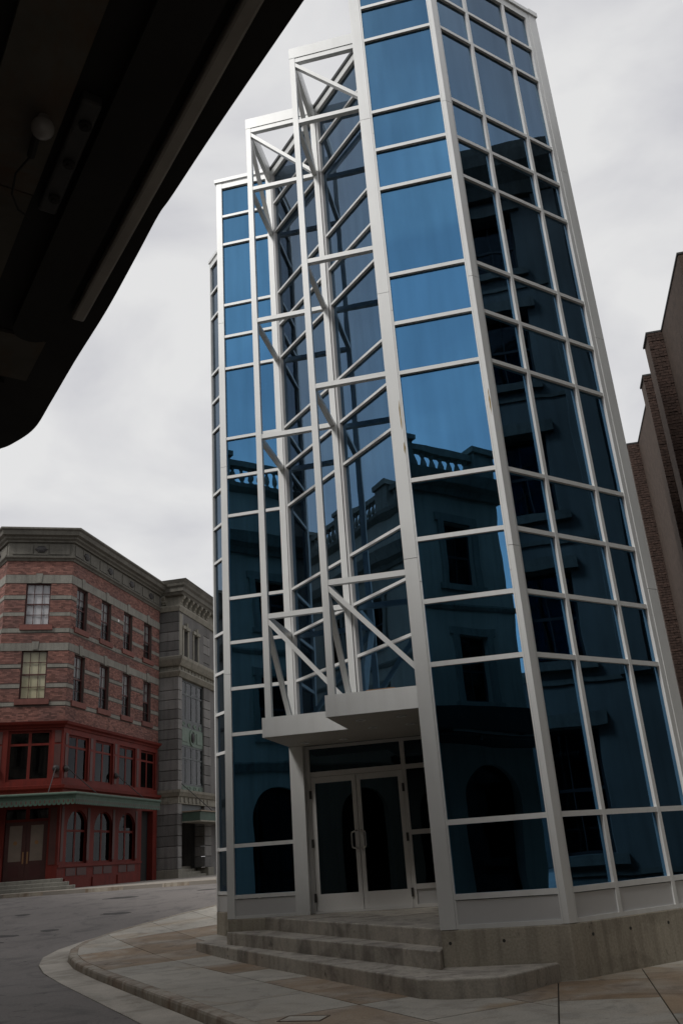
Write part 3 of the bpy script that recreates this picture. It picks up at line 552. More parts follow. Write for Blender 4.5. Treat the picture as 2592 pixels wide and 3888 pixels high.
for f, a0, a1, ops in ((BR, 0, RL, wins), (BF, -2.84, 0, fwin), (BL, 0, LL, lwin)):
    for z0, z1 in thick:
        x = a0
        while x < a1 - 0.05:
            e = min(a1, x + random.uniform(0.85, 1.25)); e = a1 if a1 - e < 0.4 else e
            f.box('band_stone', x + (0.004 if x > a0 else 0), e - (0.004 if e < a1 else 0), z0, z1, -0.02, 0.03, 'band_stone', B); x = e
    for z0, z1 in thin:
        ed = [a0] + [q for o in sorted(ops) if o[2] - 0.3 < z0 < o[3] for q in (o[0], o[1])] + [a1]
        for x, e in zip(ed[::2], ed[1::2]):
            if z0 < ops[0][2] and any(o[2] - 0.35 < z0 < o[2] and abs(o[0] - e) < 0.01 for o in ops): e -= 0.17
            if any(o[2] - 0.35 < z0 < o[2] and abs(o[1] - x) < 0.01 for o in ops): x += 0.17
            if e - x > 0.05: f.box('band_stone', x, e, z0, z1, -0.02, 0.022, 'band_stone', B)
    for o in ops:
        c = (o[0] + o[1]) / 2
        mb = MB(); zt = 14.28 if o[3] > 12 else 11.12; n_ = []
        pk = [f.P(c - 0.10, o[3] + 0.0, 0.06), f.P(c + 0.10, o[3], 0.06), f.P(c + 0.10, o[3], 0.0), f.P(c - 0.10, o[3], 0.0), f.P(c - 0.15, zt + 0.06, 0.06), f.P(c + 0.15, zt + 0.06, 0.06), f.P(c + 0.15, zt + 0.06, 0.0), f.P(c - 0.15, zt + 0.06, 0.0)]
        MB().hexa(pk, QF if not f.flip() else [tuple(reversed(q)) for q in QF]).build('keystone', 'band_stone', B)
        f.box('window_sill', o[0] - 0.16, o[1] + 0.16, o[2] - 0.24, o[2] - 0.002, -0.2, 0.09, 'sill_brick', B)
mat('reflection_grey', (0.30, 0.30, 0.30), 0.9, 0, 0.2, 3)  # flat grey that stands for reflected sky
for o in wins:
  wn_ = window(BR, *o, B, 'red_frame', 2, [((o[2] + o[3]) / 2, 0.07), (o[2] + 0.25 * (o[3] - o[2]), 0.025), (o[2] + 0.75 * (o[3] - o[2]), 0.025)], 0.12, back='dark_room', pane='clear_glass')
  BR.box('sash_reflection', o[0] + 0.02, o[1] - 0.02, (o[2] + o[3]) / 2 - random.uniform(-0.3, 0.35), o[3] - 0.02, -0.186, -0.180, 'reflection_grey', wn_)  # added grey box, paints the sky's reflection into the upper sash
for o, bk in zip(fwin, ('curtain', 'blind')): window(BF, *o, B, 'red_frame', 3, [((o[2] + o[3]) / 2, 0.06), (o[2] + 0.25 * (o[3] - o[2]), 0.025), (o[2] + 0.75 * (o[3] - o[2]), 0.025)], 0.10, back=bk, pane='clear_glass')
for o in lwin: window(BL, *o, B, 'red_frame', 2, [((o[2] + o[3]) / 2, 0.07)], 0.17, back='dark_room')
BR.box('paper_notice', 4.55, 4.68, 13.18, 13.30, 0.024, 0.03, 'paper', B)
# bricks: the largest as parts, the rest joined
bricks = []
for f, a0, a1, ops in ((BF, -2.84, 0, fwin), (BR, 0, RL, wins), (BL, 0, LL, lwin)):
    row = 0; z = 7.72
    blk = [(o[0] - 0.005, o[1] + 0.005, o[2], o[3]) for o in ops] + [(o[0] - 0.17, o[1] + 0.17, o[2] - 0.25, o[2]) for o in ops]
    zb = [(p, q) for p, q in thick] + ([(p, q) for p, q in thin])
    while z < 14.93:
        if not any(z + 0.053 > p - 0.002 and z < q + 0.002 for p, q in zb):
            a = a0 - (0.084 if row % 2 else 0)
            while a < a1 - 0.02:
                p, q = max(a, a0), min(a + 0.160, a1); segs_ = [(p, q)]
                for o in blk:
                    if z + 0.053 > o[2] and z < o[3]:
                        ns_ = []
                        for s0, s1 in segs_:
                            if s1 <= o[0] or s0 >= o[1]: ns_.append((s0, s1))
                            else: ns_ += [t for t in ((s0, min(s1, o[0])), (max(s0, o[1]), s1)) if t[1] - t[0] > 0.02]
                        segs_ = ns_
                for s0, s1 in segs_: bricks.append((f, s0, s1, z, random.uniform(0.004, 0.014)))
                a += 0.168
        z += 0.061; row += 1
full = [b for b in bricks if abs(b[2] - b[1] - 0.160) < 1e-3 and b[0] is BF]
chosen = set(id(b) for b in full[:300]); proto = {}
for b in full[:300]:
    f, s0, s1, z, t = b; o_ = f.P((s0 + s1) / 2, z, 0.0)
    if f not in proto: proto[f] = f.add(MB(), s0, s1, z, z + 0.053, -0.002, 0.010).build('brick', 'brick', B, origin=o_)
    else: share(proto[f], 'brick', Vector(o_) + Vector((f.n[0], f.n[1], 0)) * (t - 0.010), B)
for f in (BF, BR, BL):
    mb = MB(); Q5 = [q for q in QF if q != (2, 3, 7, 6)]; Q5 = Q5 if not f.flip() else [tuple(reversed(q)) for q in Q5]
    for b in bricks:
        if b[0] is f and id(b) not in chosen: mb.hexa(f.hx(b[1], b[2], b[3], b[3] + 0.053, -0.002, b[4]), Q5)
    if mb.v: prop(mb.build('brick_courses', 'brick', B), kind='stuff')
# top frieze and cornice
tm = math.tan(math.radians((64 - 0) / 2)); tl = math.tan(math.radians(33))
prof_top = [(15.85, 0.0), (15.85, 0.10), (15.92, 0.12), (15.98, 0.22), (16.06, 0.25), (16.12, 0.38), (16.30, 0.42), (16.36, 0.50), (16.44, 0.50), (16.44, -0.3), (15.85, -0.3)]
prof_low = [(14.95, 0.0), (14.95, 0.05), (15.02, 0.08), (15.08, 0.16), (15.14, 0.17), (15.18, 0.05), (15.18, -0.3), (14.95, -0.3)]
for f, a0, a1, m0, m1 in ((BR, 0, RL, tm, 0), (BF, -2.84, 0, tl, tm), (BL, 0, LL, tl, 0)):
    cornice(f, a0, a1, prof_top, 'cornice_stone', B, 'cornice', m0, m1); cornice(f, a0, a1, prof_low, 'cornice_stone', B, 'cornice', m0, m1)
    f.box('frieze', a0, a1, 15.18, 15.85, -0.3, 0.0, 'cornice_stone', B)
    L_ = a1 - a0; nb = max(1, round(L_ / 2.35)); pw = L_ / nb
    for i in range(nb):
        c = a0 + pw * (i + 0.5)
        f.box('frieze_panel', c - pw * 0.44, c - 0.36, 15.28, 15.76, 0.0, 0.035, 'cornice_stone', B); f.box('frieze_panel', c + 0.36, c + pw * 0.44, 15.28, 15.76, 0.0, 0.035, 'cornice_stone', B)
        f.box('frieze_panel', c - 0.32, c + 0.32, 15.26, 15.78, 0.0, 0.03, 'cornice_stone', B)
        mb = MB(); rg = []
        for rr, t in ((0.20, 0.03), (0.19, 0.07), (0.10, 0.10), (0.03, 0.11)): rg.append([f.P(c + 1.25 * rr * math.cos(k * math.pi / 6) * (1 + 0.15 * math.cos(k * math.pi)), 15.52 + 0.85 * rr * math.sin(k * math.pi / 6), t) for k in range(12)])
        mb.rings(rg).build('medallion', 'dark_iron', B)
# red storeys
RP = 'red_paint'
mez = [(0.45 + 2.36 * i, 0.45 + 2.36 * i + 1.75, 5.30, 7.18) for i in range(4)]; fmez = [(-2.24, -0.50, 5.25, 7.33)]
arch = [(0.62 + 2.345 * i, 0.62 + 2.345 * i + 1.78, 1.95, 4.10) for i in range(3)]; rec = (7.72, 9.05, 1.0, 4.25)
fdoor = [(-2.12, -0.44, 1.42, 4.16)]
wall(BR, 'shopfront', 0, RL, 4.55, 7.6, mez, 0.30, RP, B); wall(BF, 'shopfront', -2.84, 0, 4.55, 7.6, fmez, 0.30, RP, B); wall(BL, 'shopfront', 0, LL, 1.0, 7.6, [(0.6, 2.4, 5.25, 7.3), (0.6, 2.4, 1.9, 4.1)], 0.3, RP, B)
wall(BR, 'shopfront', 0, RL, 1.0, 4.55, arch + [rec], 0.30, RP, B); wall(BF, 'shopfront', -2.84, 0, 1.0, 4.55, fdoor, 0.30, RP, B)
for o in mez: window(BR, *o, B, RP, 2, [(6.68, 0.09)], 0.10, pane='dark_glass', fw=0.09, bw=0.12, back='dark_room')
for o in fmez: window(BF, *o, B, RP, 2, [(6.75, 0.09)], 0.10, fw=0.10, bw=0.12, back='dark_room')
for o in ((0.6, 2.4, 5.25, 7.3), (0.6, 2.4, 1.9, 4.1)): window(BL, *o, B, RP, 2, [(6.7 if o[2] > 5 else 3.4, 0.09)], 0.10, fw=0.10, bw=0.12, back='dark_room')
pr_belt = [(4.62, 0.0), (4.62, 0.06), (4.70, 0.10), (4.86, 0.11), (4.92, 0.22), (5.04, 0.24), (5.07, 0.0), (5.07, -0.05), (4.62, -0.05)]
pr_corn = [(7.42, 0.0), (7.42, 0.05), (7.50, 0.08), (7.56, 0.20), (7.66, 0.24), (7.70, 0.02), (7.70, -0.05), (7.42, -0.05)]
for f, a0, a1, m0, m1 in ((BR, 0, RL, tm, 0), (BF, -2.84, 0, tl, tm), (BL, 0, LL, tl, 0)):
    cornice(f, a0, a1, pr_belt, RP, B, 'belt_course', m0, m1); cornice(f, a0, a1, pr_corn, RP, B, 'shop_cornice', m0, m1)
    f.box('plinth_rail', a0, a1 if f is not BR else 7.70, 1.82, 1.92, 0.0, 0.06, RP, B) if f is not BF else None
for a in [0.10] + [2.27 + 2.355 * i for i in range(4)]:
    wd = 0.28 if a > 0.2 else 0.26
    BR.box('pier_panel', a + 0.06, a + wd, 5.35, 6.62, 0.001, 0.02, 'red_dark', B); BR.box('pier_panel', a + 0.06, a + wd, 6.72, 7.20, 0.001, 0.02, 'red_dark', B)
    if a < 8: BR.box('pier_panel', a + 0.06, a + wd, 2.05, 4.2, 0.001, 0.02, 'red_dark', B)
for a in (-2.75, -0.38):
    BF.box('pier_panel', a + 0.02, a + 0.28, 5.35, 6.72, 0.001, 0.02, 'red_dark', B); BF.box('pier_panel', a + 0.02, a + 0.28, 6.80, 7.30, 0.001, 0.02, 'red_dark', B); BF.box('pier_panel', a + 0.02, a + 0.28, 1.95, 4.15, 0.001, 0.02, 'red_dark', B)
def arched(f, a0, a1, z0, z1, parent):
    c = (a0 + a1) / 2; r = (a1 - a0) / 2; zs = z1 - 0.80
    mb = MB(); k = 10          # spandrel that rounds the opening's head
    for sgn in (-1, 1):
        pts = [(c + sgn * r * math.cos(i * math.pi / 2 / k), zs + 0.80 * math.sin(i * math.pi / 2 / k)) for i in range(k + 1)] + [(c + sgn * r, z1)]
        n = len(pts); b = len(mb.v); mb.v += [f.P(a, z, -0.001) for a, z in pts] + [f.P(a, z, -0.14) for a, z in pts]
        mb.f += [tuple(b + i for i in range(n)), tuple(b + n + i for i in reversed(range(n)))] + [(b + i, b + (i + 1) % n, b + n + (i + 1) % n, b + n + i) for i in range(n)]
    mb.build('arch_spandrel', RP, parent)
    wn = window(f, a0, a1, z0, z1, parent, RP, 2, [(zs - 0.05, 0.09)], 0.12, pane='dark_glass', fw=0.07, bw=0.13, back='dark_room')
    for i in (0, 1):
        x0 = a0 + 0.10 + i * (a1 - a0) / 2; f.box('lace_blind', x0, x0 + 0.62, zs - 0.52, zs - 0.25, -0.20, -0.19, 'blind', wn)
        MB().lathe(0, 0, [(0.01, 0)] * 2, 3) if False else None
        q = f.P(x0 + 0.32, 0, -0.166); mbq = MB(); cz = zs - 1.0
        mbq.rings([[f.P(x0 + 0.30 + rr * math.cos(t * math.pi / 5), cz + dz + 1.5 * rr * math.sin(t * math.pi / 5), -0.166 + ((t % 2) * 0.002)) for t in range(10)] for rr, dz in ((0.07, 0), (0.05, 0.01))], cap=False).build('window_emblem', 'gilt', wn)
    for x0, x1 in ((a0 + 0.05, c - 0.06), (c + 0.06, a1 - 0.05)): f.box('base_panel', x0, x1, 1.48, 1.78, 0.001, 0.02, 'red_dark', parent)
    f.box('base_plinth', a0 - 0.05, a1 + 0.05, 1.0, 1.38, 0.0, 0.05, RP, parent)
for o in arch: arched(BR, *o, B)
BR.box('recess_back', 7.7, 9.07, 1.0, 4.3, -0.95, -0.9, 'red_dark', B); BR.box('recess_door', 8.3, 9.0, 1.2, 3.6, -0.899, -0.85, 'red_frame', B)
# entrance doors on the chamfer
for a0, a1 in ((-2.10, -1.285), (-1.275, -0.46)):
    D = MB(); st = 0.16
    BF.add(D, a0, a0 + st, 1.43, 3.66, -0.26, -0.21); BF.add(D, a1 - st, a1, 1.43, 3.66, -0.26, -0.21); BF.add(D, a0 + st, a1 - st, 3.52, 3.66, -0.26, -0.212); BF.add(D, a0 + st, a1 - st, 1.43, 2.15, -0.26, -0.212)
    dd = D.build('shop_door', 'red_dark', B); BF.box('frosted_pane', a0 + st - 0.01, a1 - st + 0.01, 2.14, 3.53, -0.245, -0.235, 'frosted', dd)
    mb = MB(); cz = 2.85; ca = (a0 + a1) / 2; mb.rings([[BF.P(ca + rr * math.cos(t * math.pi / 4), cz + rr * math.sin(t * math.pi / 4), tq) for t in range(8)] for rr, tq in ((0.085, -0.236), (0.07, -0.231))]).build('door_emblem', 'gilt', dd)
    BF.box('lower_panel', a0 + 0.2, a1 - 0.2, 1.58, 2.0, -0.211, -0.2, 'red_frame', dd)
    ha = a1 - 0.08 if a0 < -2 else a0 + 0.08; BF.box('push_plate', ha - 0.03, ha + 0.03, 2.05, 2.5, -0.209, -0.19, 'gilt', dd)
BF.box('door_head', -2.11, -0.45, 3.665, 3.76, -0.26, -0.18, RP, B); BF.box('fanlight', -2.11, -0.45, 3.76, 4.15, -0.25, -0.24, 'old_glass', B); BF.box('recess_back', -2.13, -0.43, 3.7, 4.2, -0.45, -0.4, 'dark_room', B); BF.box('door_head', -1.35, -1.2, 3.76, 4.15, -0.26, -0.2, RP, B)
# awning with a scalloped valance
OUT = 1.1
pr_aw = [(4.42, OUT - 0.16), (4.42, OUT - 0.05), (4.52, OUT - 0.03), (4.58, OUT + 0.02), (4.62, OUT + 0.02), (4.66, OUT - 0.02), (4.66, 0.0), (4.60, 0.0), (4.58, OUT - 0.16)]
ARL = 7.55
cornice(BR, 0, ARL, pr_aw, 'awning_green', B, 'awning', tm, 0); cornice(BF, -2.84, 0, pr_aw, 'awning_green', B, 'awning', tl, tm); cornice(BL, 0, 3, pr_aw, 'awning_green', B, 'awning', tl, 0)
pr_at = [(4.663, 0.05), (4.663, OUT - 0.06), (4.675, OUT - 0.06), (4.70, 0.05)]
cornice(BR, 0, ARL, pr_at, 'awning_top', B, 'awning_deck', tm, 0); cornice(BF, -2.84, 0, pr_at, 'awning_top', B, 'awning_deck', tl, tm)
def scallop(f, a, wd, first):
    pts = [(-wd * 0.48, 0.0), (wd * 0.48, 0.0), (wd * 0.48, -0.17)] + [(wd * 0.48 * math.cos(t), -0.17 - 0.08 * math.sin(t)) for t in (0.6, 1.2, 1.94, 2.54)] + [(-wd * 0.48, -0.17)]
    n = len(pts); o_ = f.P(a, 4.42, OUT - 0.06)
    mb = MB(); mb.v = [f.P(a + x, 4.42 + z, OUT - 0.05) for x, z in pts] + [f.P(a + x, 4.42 + z, OUT - 0.075) for x, z in pts]
    mb.f = [tuple(range(n)), tuple(n + i for i in reversed(range(n)))] + [(i, n + i, n + (i + 1) % n, (i + 1) % n) for i in range(n)]
    s_ = mb.build('valance_scallop', 'awning_green', B, origin=o_)
    slot = MB(); sp = [(0.028 * math.cos(t * math.pi / 4), -0.10 + 0.065 * math.sin(t * math.pi / 4)) for t in range(8)]
    slot.v = [f.P(a + x, 4.42 + z, OUT - 0.046) for x, z in sp] + [f.P(a + x, 4.42 + z, OUT - 0.052) for x, z in sp]; slot.f = [tuple(range(8))] + [(i, 8 + i, 8 + (i + 1) % 8, (i + 1) % 8) for i in range(8)]
    k_ = slot.build('slot', 'red_dark', s_)
    return s_, k_
for f, a0, a1 in ((BF, -2.84 - tl * (OUT - 0.06), tm * (OUT - 0.06)), (BR, -tm * (OUT - 0.06), ARL)):
    nsc = round((a1 - a0) / 0.185); wd = (a1 - a0) / nsc; s_, k_ = scallop(f, a0 + wd / 2, wd, True)
    for i in range(1, nsc):
        d_ = Vector((f.e[0], f.e[1], 0)) * wd * i; c_ = share(s_, 'valance_scallop', WORLD[s_] + d_, B); share(k_, 'slot', WORLD[k_] + d_, c_)
for f, a, ae in ((BF, -0.25, -0.42), (BR, 0.22, 1.3), (BR, 4.78, 5.9), (BF, -2.6, -2.75)):
    mb = MB(); mb.rings([[f.P(a + rr * math.cos(t * math.pi / 6), 5.72 + rr * math.sin(t * math.pi / 6), tq) for t in range(12)] for rr, tq in ((0.13, 0.02), (0.14, 0.08), (0.09, 0.14), (0.05, 0.17))]); rs = mb.build('rod_rosette', 'dark_iron', B)
    MB().tube([f.P(a, 5.72, 0.15), f.P((a + ae) / 2, 5.2, 0.55), f.P(ae, 4.69, 0.95)], 0.02, 6).build('tie_rod', 'dark_iron', B)
# steps and mass
for i, (z, out) in enumerate(((1.14, 1.05), (1.28, 0.75), (1.42, 0.45))): bevel(BF.box('doorstep', -3.6, 0.75 - 0.25 * i, 0.95, z, -0.05, out, 'band_stone', B), 0.02)
MB().prism([(KX - 0.31, KY + 0.25), (KX - 0.31, 43.5), (KX - 9, 43.5), (KX - 9, 40), (LE[0] + 0.1, LE[1] + 0.45)], 1.0, 16.3).build('inner_mass', 'dark_room', B)
# ------------------------------------------------------------------ grey stone building
SB = thing('stone_building', (-20, 48, 1), 'grey ashlar stone building with bracketed cornice and green bay window', 'building')
SX, SY = -18.8, 43.9
SR = Facet((SX, SY), (0, 1), (1, 0)); SF = Facet((SX, SY), (-1, 0), (0, -1))
def pier(a0, a1, zs, front, m='block_stone', dep=0.6):
    for z0, z1 in zip(zs[:-1], zs[1:]):
        if front: bevel(MB().box(SX - 1.4, SX, SY, SY + a1, z0 + 0.012, z1 - 0.012).build('stone_block', m, SB), 0.022, 2)
        else: bevel(SR.box('stone_block', a0, a1, z0 + 0.012, z1 - 0.012, -dep, 0, m, SB), 0.022, 2)
up = [12.30, 12.72, 13.26, 13.80, 14.35, 14.97]; lo = [5.28, 5.76, 6.27, 6.82, 7.35, 7.90, 8.42, 8.96, 9.48, 10.0, 10.52, 11.26]; gr = [1.42, 1.98, 2.52, 3.02, 3.54, 4.07, 4.6]
for zs in (up, lo, gr): pier(0, 0.52, zs, True); pier(3.72, 4.75, zs, False)
bevel(MB().box(SX - 1.5, SX + 0.08, SY - 0.1, SY + 0.75, 0.95, 1.42).build('base_block', 'trim_stone', SB), 0.03); bevel(SR.box('base_block', 4.0, 4.9, 0.95, 1.42, -0.6, 0.08, 'trim_stone', SB), 0.03)
MB().box(SX - 1.6, SX - 0.12, SY + 0.08, SY + 0.5, 1.0, 15.3).build('wall_core', 'mortar', SB); 
swin = [(0.66, 1.22, 12.50, 14.0), (2.16, 2.72, 12.50, 14.0)]
wall(SR, 'stone_wall', 0.52, 3.72, 11.3, 15.3, swin, 0.35, 'block_stone', SB)
for o in swin:
    window(SR, *o, SB, 'dark_green_metal', 1, [(13.25, 0.06)], 0.2, fw=0.05, back='dark_room')
    SR.box('window_surround', o[0] - 0.14, o[0], 12.42, 14.05, 0, 0.06, 'trim_stone', SB); SR.box('window_surround', o[1], o[1] + 0.16, 12.42, 14.05, 0, 0.06, 'trim_stone', SB); SR.box('window_head', o[0] - 0.2, o[1] + 0.22, 14.05, 14.22, 0, 0.13, 'trim_stone', SB); SR.box('keystone', (o[0] + o[1]) / 2 - 0.08, (o[0] + o[1]) / 2 + 0.08, 14.0, 14.42, 0.0, 0.16, 'trim_stone', SB)
SR.box('pilaster_panel', 0.06, 0.46, 12.45, 14.85, 0.0, 0.03, 'trim_stone', SB)
pc = [(15.85, 0), (15.85, 0.30), (15.95, 0.36), (16.0, 0.44), (16.2, 0.46), (16.3, 0.56), (16.42, 0.60), (16.62, 0.72), (16.64, -0.5), (15.85, -0.5)]
pb = [(14.97, 0), (14.97, 0.05), (15.10, 0.10), (15.2, 0.14), (15.3, 0.14), (15.34, 0.0), (15.34, -0.4), (14.97, -0.4)]
pm = [(11.84, 0), (11.84, 0.16), (11.95, 0.24), (12.06, 0.30), (12.16, 0.36), (12.3, 0.38), (12.36, 0.30), (12.36, -0.3), (11.84, -0.3)]
pm2 = [(11.26, 0), (11.26, 0.06), (11.38, 0.14), (11.5, 0.22), (11.56, 0.2), (11.56, -0.3), (11.26, -0.3)]
pbelt = [(4.97, 0), (4.97, 0.10), (5.08, 0.16), (5.16, 0.22), (5.28, 0.24), (5.3, 0), (5.3, -0.3), (4.97, -0.3)]
for pr, nm in ((pc, 'cornice'), (pb, 'cornice'), (pm, 'cornice'), (pm2, 'cornice'), (pbelt, 'belt_course')):
    mm_ = 'cornice_stone' if pr is pc else 'trim_stone'
    cornice(SR, 0, 9, pr, mm_, SB, nm, 1, 0); cornice(SF, 0, 1.1, pr, mm_, SB, nm, 1, 0)
SR.box('frieze', -0.0, 9, 15.34, 15.85, -0.4, 0.0, 'trim_stone', SB); SR.box('frieze', 0.0, 9, 11.56, 11.84, -0.3, 0.03, 'trim_stone', SB); SR.box('frieze', 0.0, 9, 4.6, 4.97, -0.4, 0.02, 'trim_stone', SB)
SF.box('frieze', 0.3, 1.1, 15.34, 15.85, -0.3, 0.001, 'trim_stone', SB); SF.box('frieze', 0.31, 1.1, 11.56, 11.84, -0.3, 0.03, 'trim_stone', SB); SF.box('frieze', 0.4, 1.1, 4.6, 4.97, -0.3, 0.02, 'trim_stone', SB)
def bracket(f, a, parent, src=None):
    pr = [(15.84, 0.0), (15.84, 0.32), (15.74, 0.34), (15.66, 0.28), (15.62, 0.20), (15.52, 0.18), (15.46, 0.10), (15.38, 0.10), (15.36, 0.0)]
    return cornice(f, a - 0.11, a + 0.11, pr, 'trim_stone', parent, 'bracket')
for i in range(7): bracket(SR, 0.12 + 0.66 * i, SB)
bracket(SF, 0.85, SB)
for i in range(8): SR.box('dentil', 0.2 + 0.55 * i, 0.38 + 0.55 * i, 4.68, 4.92, 0.0, 0.07, 'trim_stone', SB)
SF.box('dentil', 0.5, 0.7, 4.68, 4.92, 0.0, 0.07, 'trim_stone', SB)
for i in range(10): SR.box('frieze_block', 0.3 + 0.5 * i, 0.42 + 0.5 * i, 11.57, 11.84, 0.03, 0.07, 'trim_stone', SB)
for (z0, z1, zb_) in ((8.98, 11.22, 10.45), (5.58, 7.68, 7.0)):
    window(SR, 0.52, 3.72, z0, z1, SB, 'dark_green_metal', 4, [(zb_, 0.09)], 0.10, fw=0.10, bw=0.14, back='dark_room', name='bay_window')
wall(SR, 'bay_back', 0.52, 3.72, 4.6, 11.3, [(0.6, 3.6, 5.7, 7.6), (0.6, 3.6, 9.1, 11.1)], 0.6, 'dark_room', SB) if False else None
SR.box('spandrel_panel', 0.52, 3.72, 7.68, 8.62, -0.25, -0.08, 'green_metal', SB); SR.box('spandrel_rail', 0.52, 3.72, 8.62, 8.98, -0.25, -0.10, 'dark_green_metal', SB); SR.box('spandrel_rail', 0.52, 3.72, 5.3, 5.58, -0.25, -0.10, 'green_metal', SB)
for i in range(4):
    for z in (8.80, 5.44):
        c = 0.92 + 0.8 * i; MB().rings([[SR.P(c + rr * math.cos(t * math.pi / 6), z + 0.6 * rr * math.sin(t * math.pi / 6), tq) for t in range(12)] for rr, tq in ((0.2, -0.1), (0.2, -0.075), (0.15, -0.075), (0.15, -0.095))]).build('roundel', 'green_metal', SB)
MB().rings([[SR.P(2.12 + 0.9 * rr * math.cos(t * math.pi / 8), 8.15 + rr * math.sin(t * math.pi / 8), tq) for t in range(16)] for rr, tq in ((0.46, -0.08), (0.45, -0.03), (0.36, -0.03), (0.34, -0.06))]).build('cartouche', 'green_metal', SB)
MB().rings([[SR.P(2.12 + 0.7 * rr * math.cos(t * math.pi / 6), 8.15 + rr * math.sin(t * math.pi / 6), tq) for t in range(12)] for rr, tq in ((0.27, -0.06), (0.25, 0.0), (0.12, 0.04), (0.03, 0.05))]).build('medallion', 'dark_iron', SB)
for a0, a1 in ((0.66, 1.5), (2.74, 3.58)): SR.box('spandrel_frame', a0, a1, 7.86, 8.45, -0.08, -0.05, 'green_metal', SB)
SR.box('entrance_canopy', 0.55, 9, 3.72, 4.16, 0.02, 1.0, 'awning_green', SB); SR.box('canopy_trim', 0.5, 9, 4.161, 4.22, 0.0, 1.08, 'awning_top', SB); SR.box('canopy_trim', 0.5, 9, 3.65, 3.719, 0.0, 1.06, 'trim_stone', SB)
SR.box('lintel_panel', 0.52, 3.72, 4.1, 4.6, -0.4, -0.15, 'dark_green_metal', SB)
MB().tube([SR.P(0.35, 5.6, 0.05), SR.P(2.4, 4.25, 0.95)], 0.02, 6).build('tie_rod', 'dark_iron', SB)
for i in range(4): bevel(SR.box('doorstep', 0.76, 3.98, 0.95, 1.12 + 0.14 * i, -1.6, -0.02 - 0.3 * i, 'trim_stone', SB), 0.015)
SR.box('entrance_back', 0.5, 4.2, 1.0, 4.7, -1.75, -1.65, 'dark_room', SB); SR.box('entrance_side', 4.1, 4.72, 1.0, 4.6, -1.65, -0.62, 'block_stone', SB)
SR.box('inner_mass', 0.55, 9, 4.62, 16.3, -6, -0.42, 'dark_room', SB); SR.box('stone_wall', 4.76, 9, 1.0, 15.3, -0.4, -0.05, 'block_stone', SB)
# ------------------------------------------------------------------ brown building on the right
BB = thing('brown_building', (7, 24, 0), 'brown rough brick building with stepped piers at the right edge', 'building')
BX = 4.76; HB = 14.0
MB().prism([(BX, 17.82), (14, 17.82), (14, 45), (BX, 45)], -0.1, HB - 0.05).build('wall', 'brown_render', BB)
MB().prism([(BX - 0.02, 17.80), (14, 17.80), (14, 45), (BX - 0.02, 45)], HB - 0.05, HB).build('coping', 'flashing', BB)
bp = []
for y, dp in ((21.12, 0.40), (23.47, 0.28), (28.21, 0.38), (30.6, 0.28), (35.3, 0.38)):
    box('pier_core', BX - dp + 0.03, BX, y + 0.03, y + 0.75, -0.1, HB - 0.06, 'brown_render', BB); box('pier_coping', BX - dp - 0.01, BX - 0.021, y - 0.01, y + 0.79, HB - 0.05, HB, 'flashing', BB)
    mb = MB(); z = 0.0
    while z < HB - 0.13:
        x = BX - dp + random.uniform(0, 0.1)
        xs_ = [BX - dp] + [q for q in (BX - dp + 0.11 + 0.21 * k + (0.1 if int(z / 0.083) % 2 else 0) for k in range(4)) if q < BX - 0.05] + [BX]
        for p, q in zip(xs_[:-1], xs_[1:]): bp.append((p + 0.006, q - 0.006, y - random.uniform(0.0, 0.022), y + 0.04, z, z + 0.072))
        z += 0.083
bp.sort(key=lambda b: -b[4])
near = [b for b in bp if b[2] < 22][:300]; ids = set(map(id, near))
for b in near: box('brick', *b, 'brown_brick', BB)
mb = MB()
for b in bp:
    if id(b) not in ids: mb.box(*b)
prop(mb.build('brick_courses', 'brown_brick', BB), kind='stuff')

# ------------------------------------------------------------------ buildings across the street: seen in the tower's glass
MBD = thing('marquee_building', (-9, 6, 0), 'plastered classical building with roof balustrade reflected in the tower glass', 'building')
MO = ((0.9 - 1.3) * r2, (-0.9 - 1.3) * r2); MF = Facet(MO, (-r2, r2), (r2, r2)); ME = Facet(MO, (-r2, -r2), (r2, -r2))
bays = [1.0 + 3.0 * i for i in range(13)]; ops = []
for a in bays: ops += [(a + 0.1, a + 1.1, 5.0, 6.75), (a + 0.1, a + 1.1, 8.3, 10.0), (a - 0.3, a + 1.5, 0.2, 3.5)]
wall(MF, 'front_wall', 0, 44, -0.1, 11.2, ops, 0.35, 'plaster', MBD); ME.box('side_wall', 0.36, 14, -0.1, 11.2, -0.35, 0, 'plaster', MBD)
MF.box('inner_mass', 0.4, 44, -0.1, 11.0, -8, -0.5, 'dark_room', MBD)
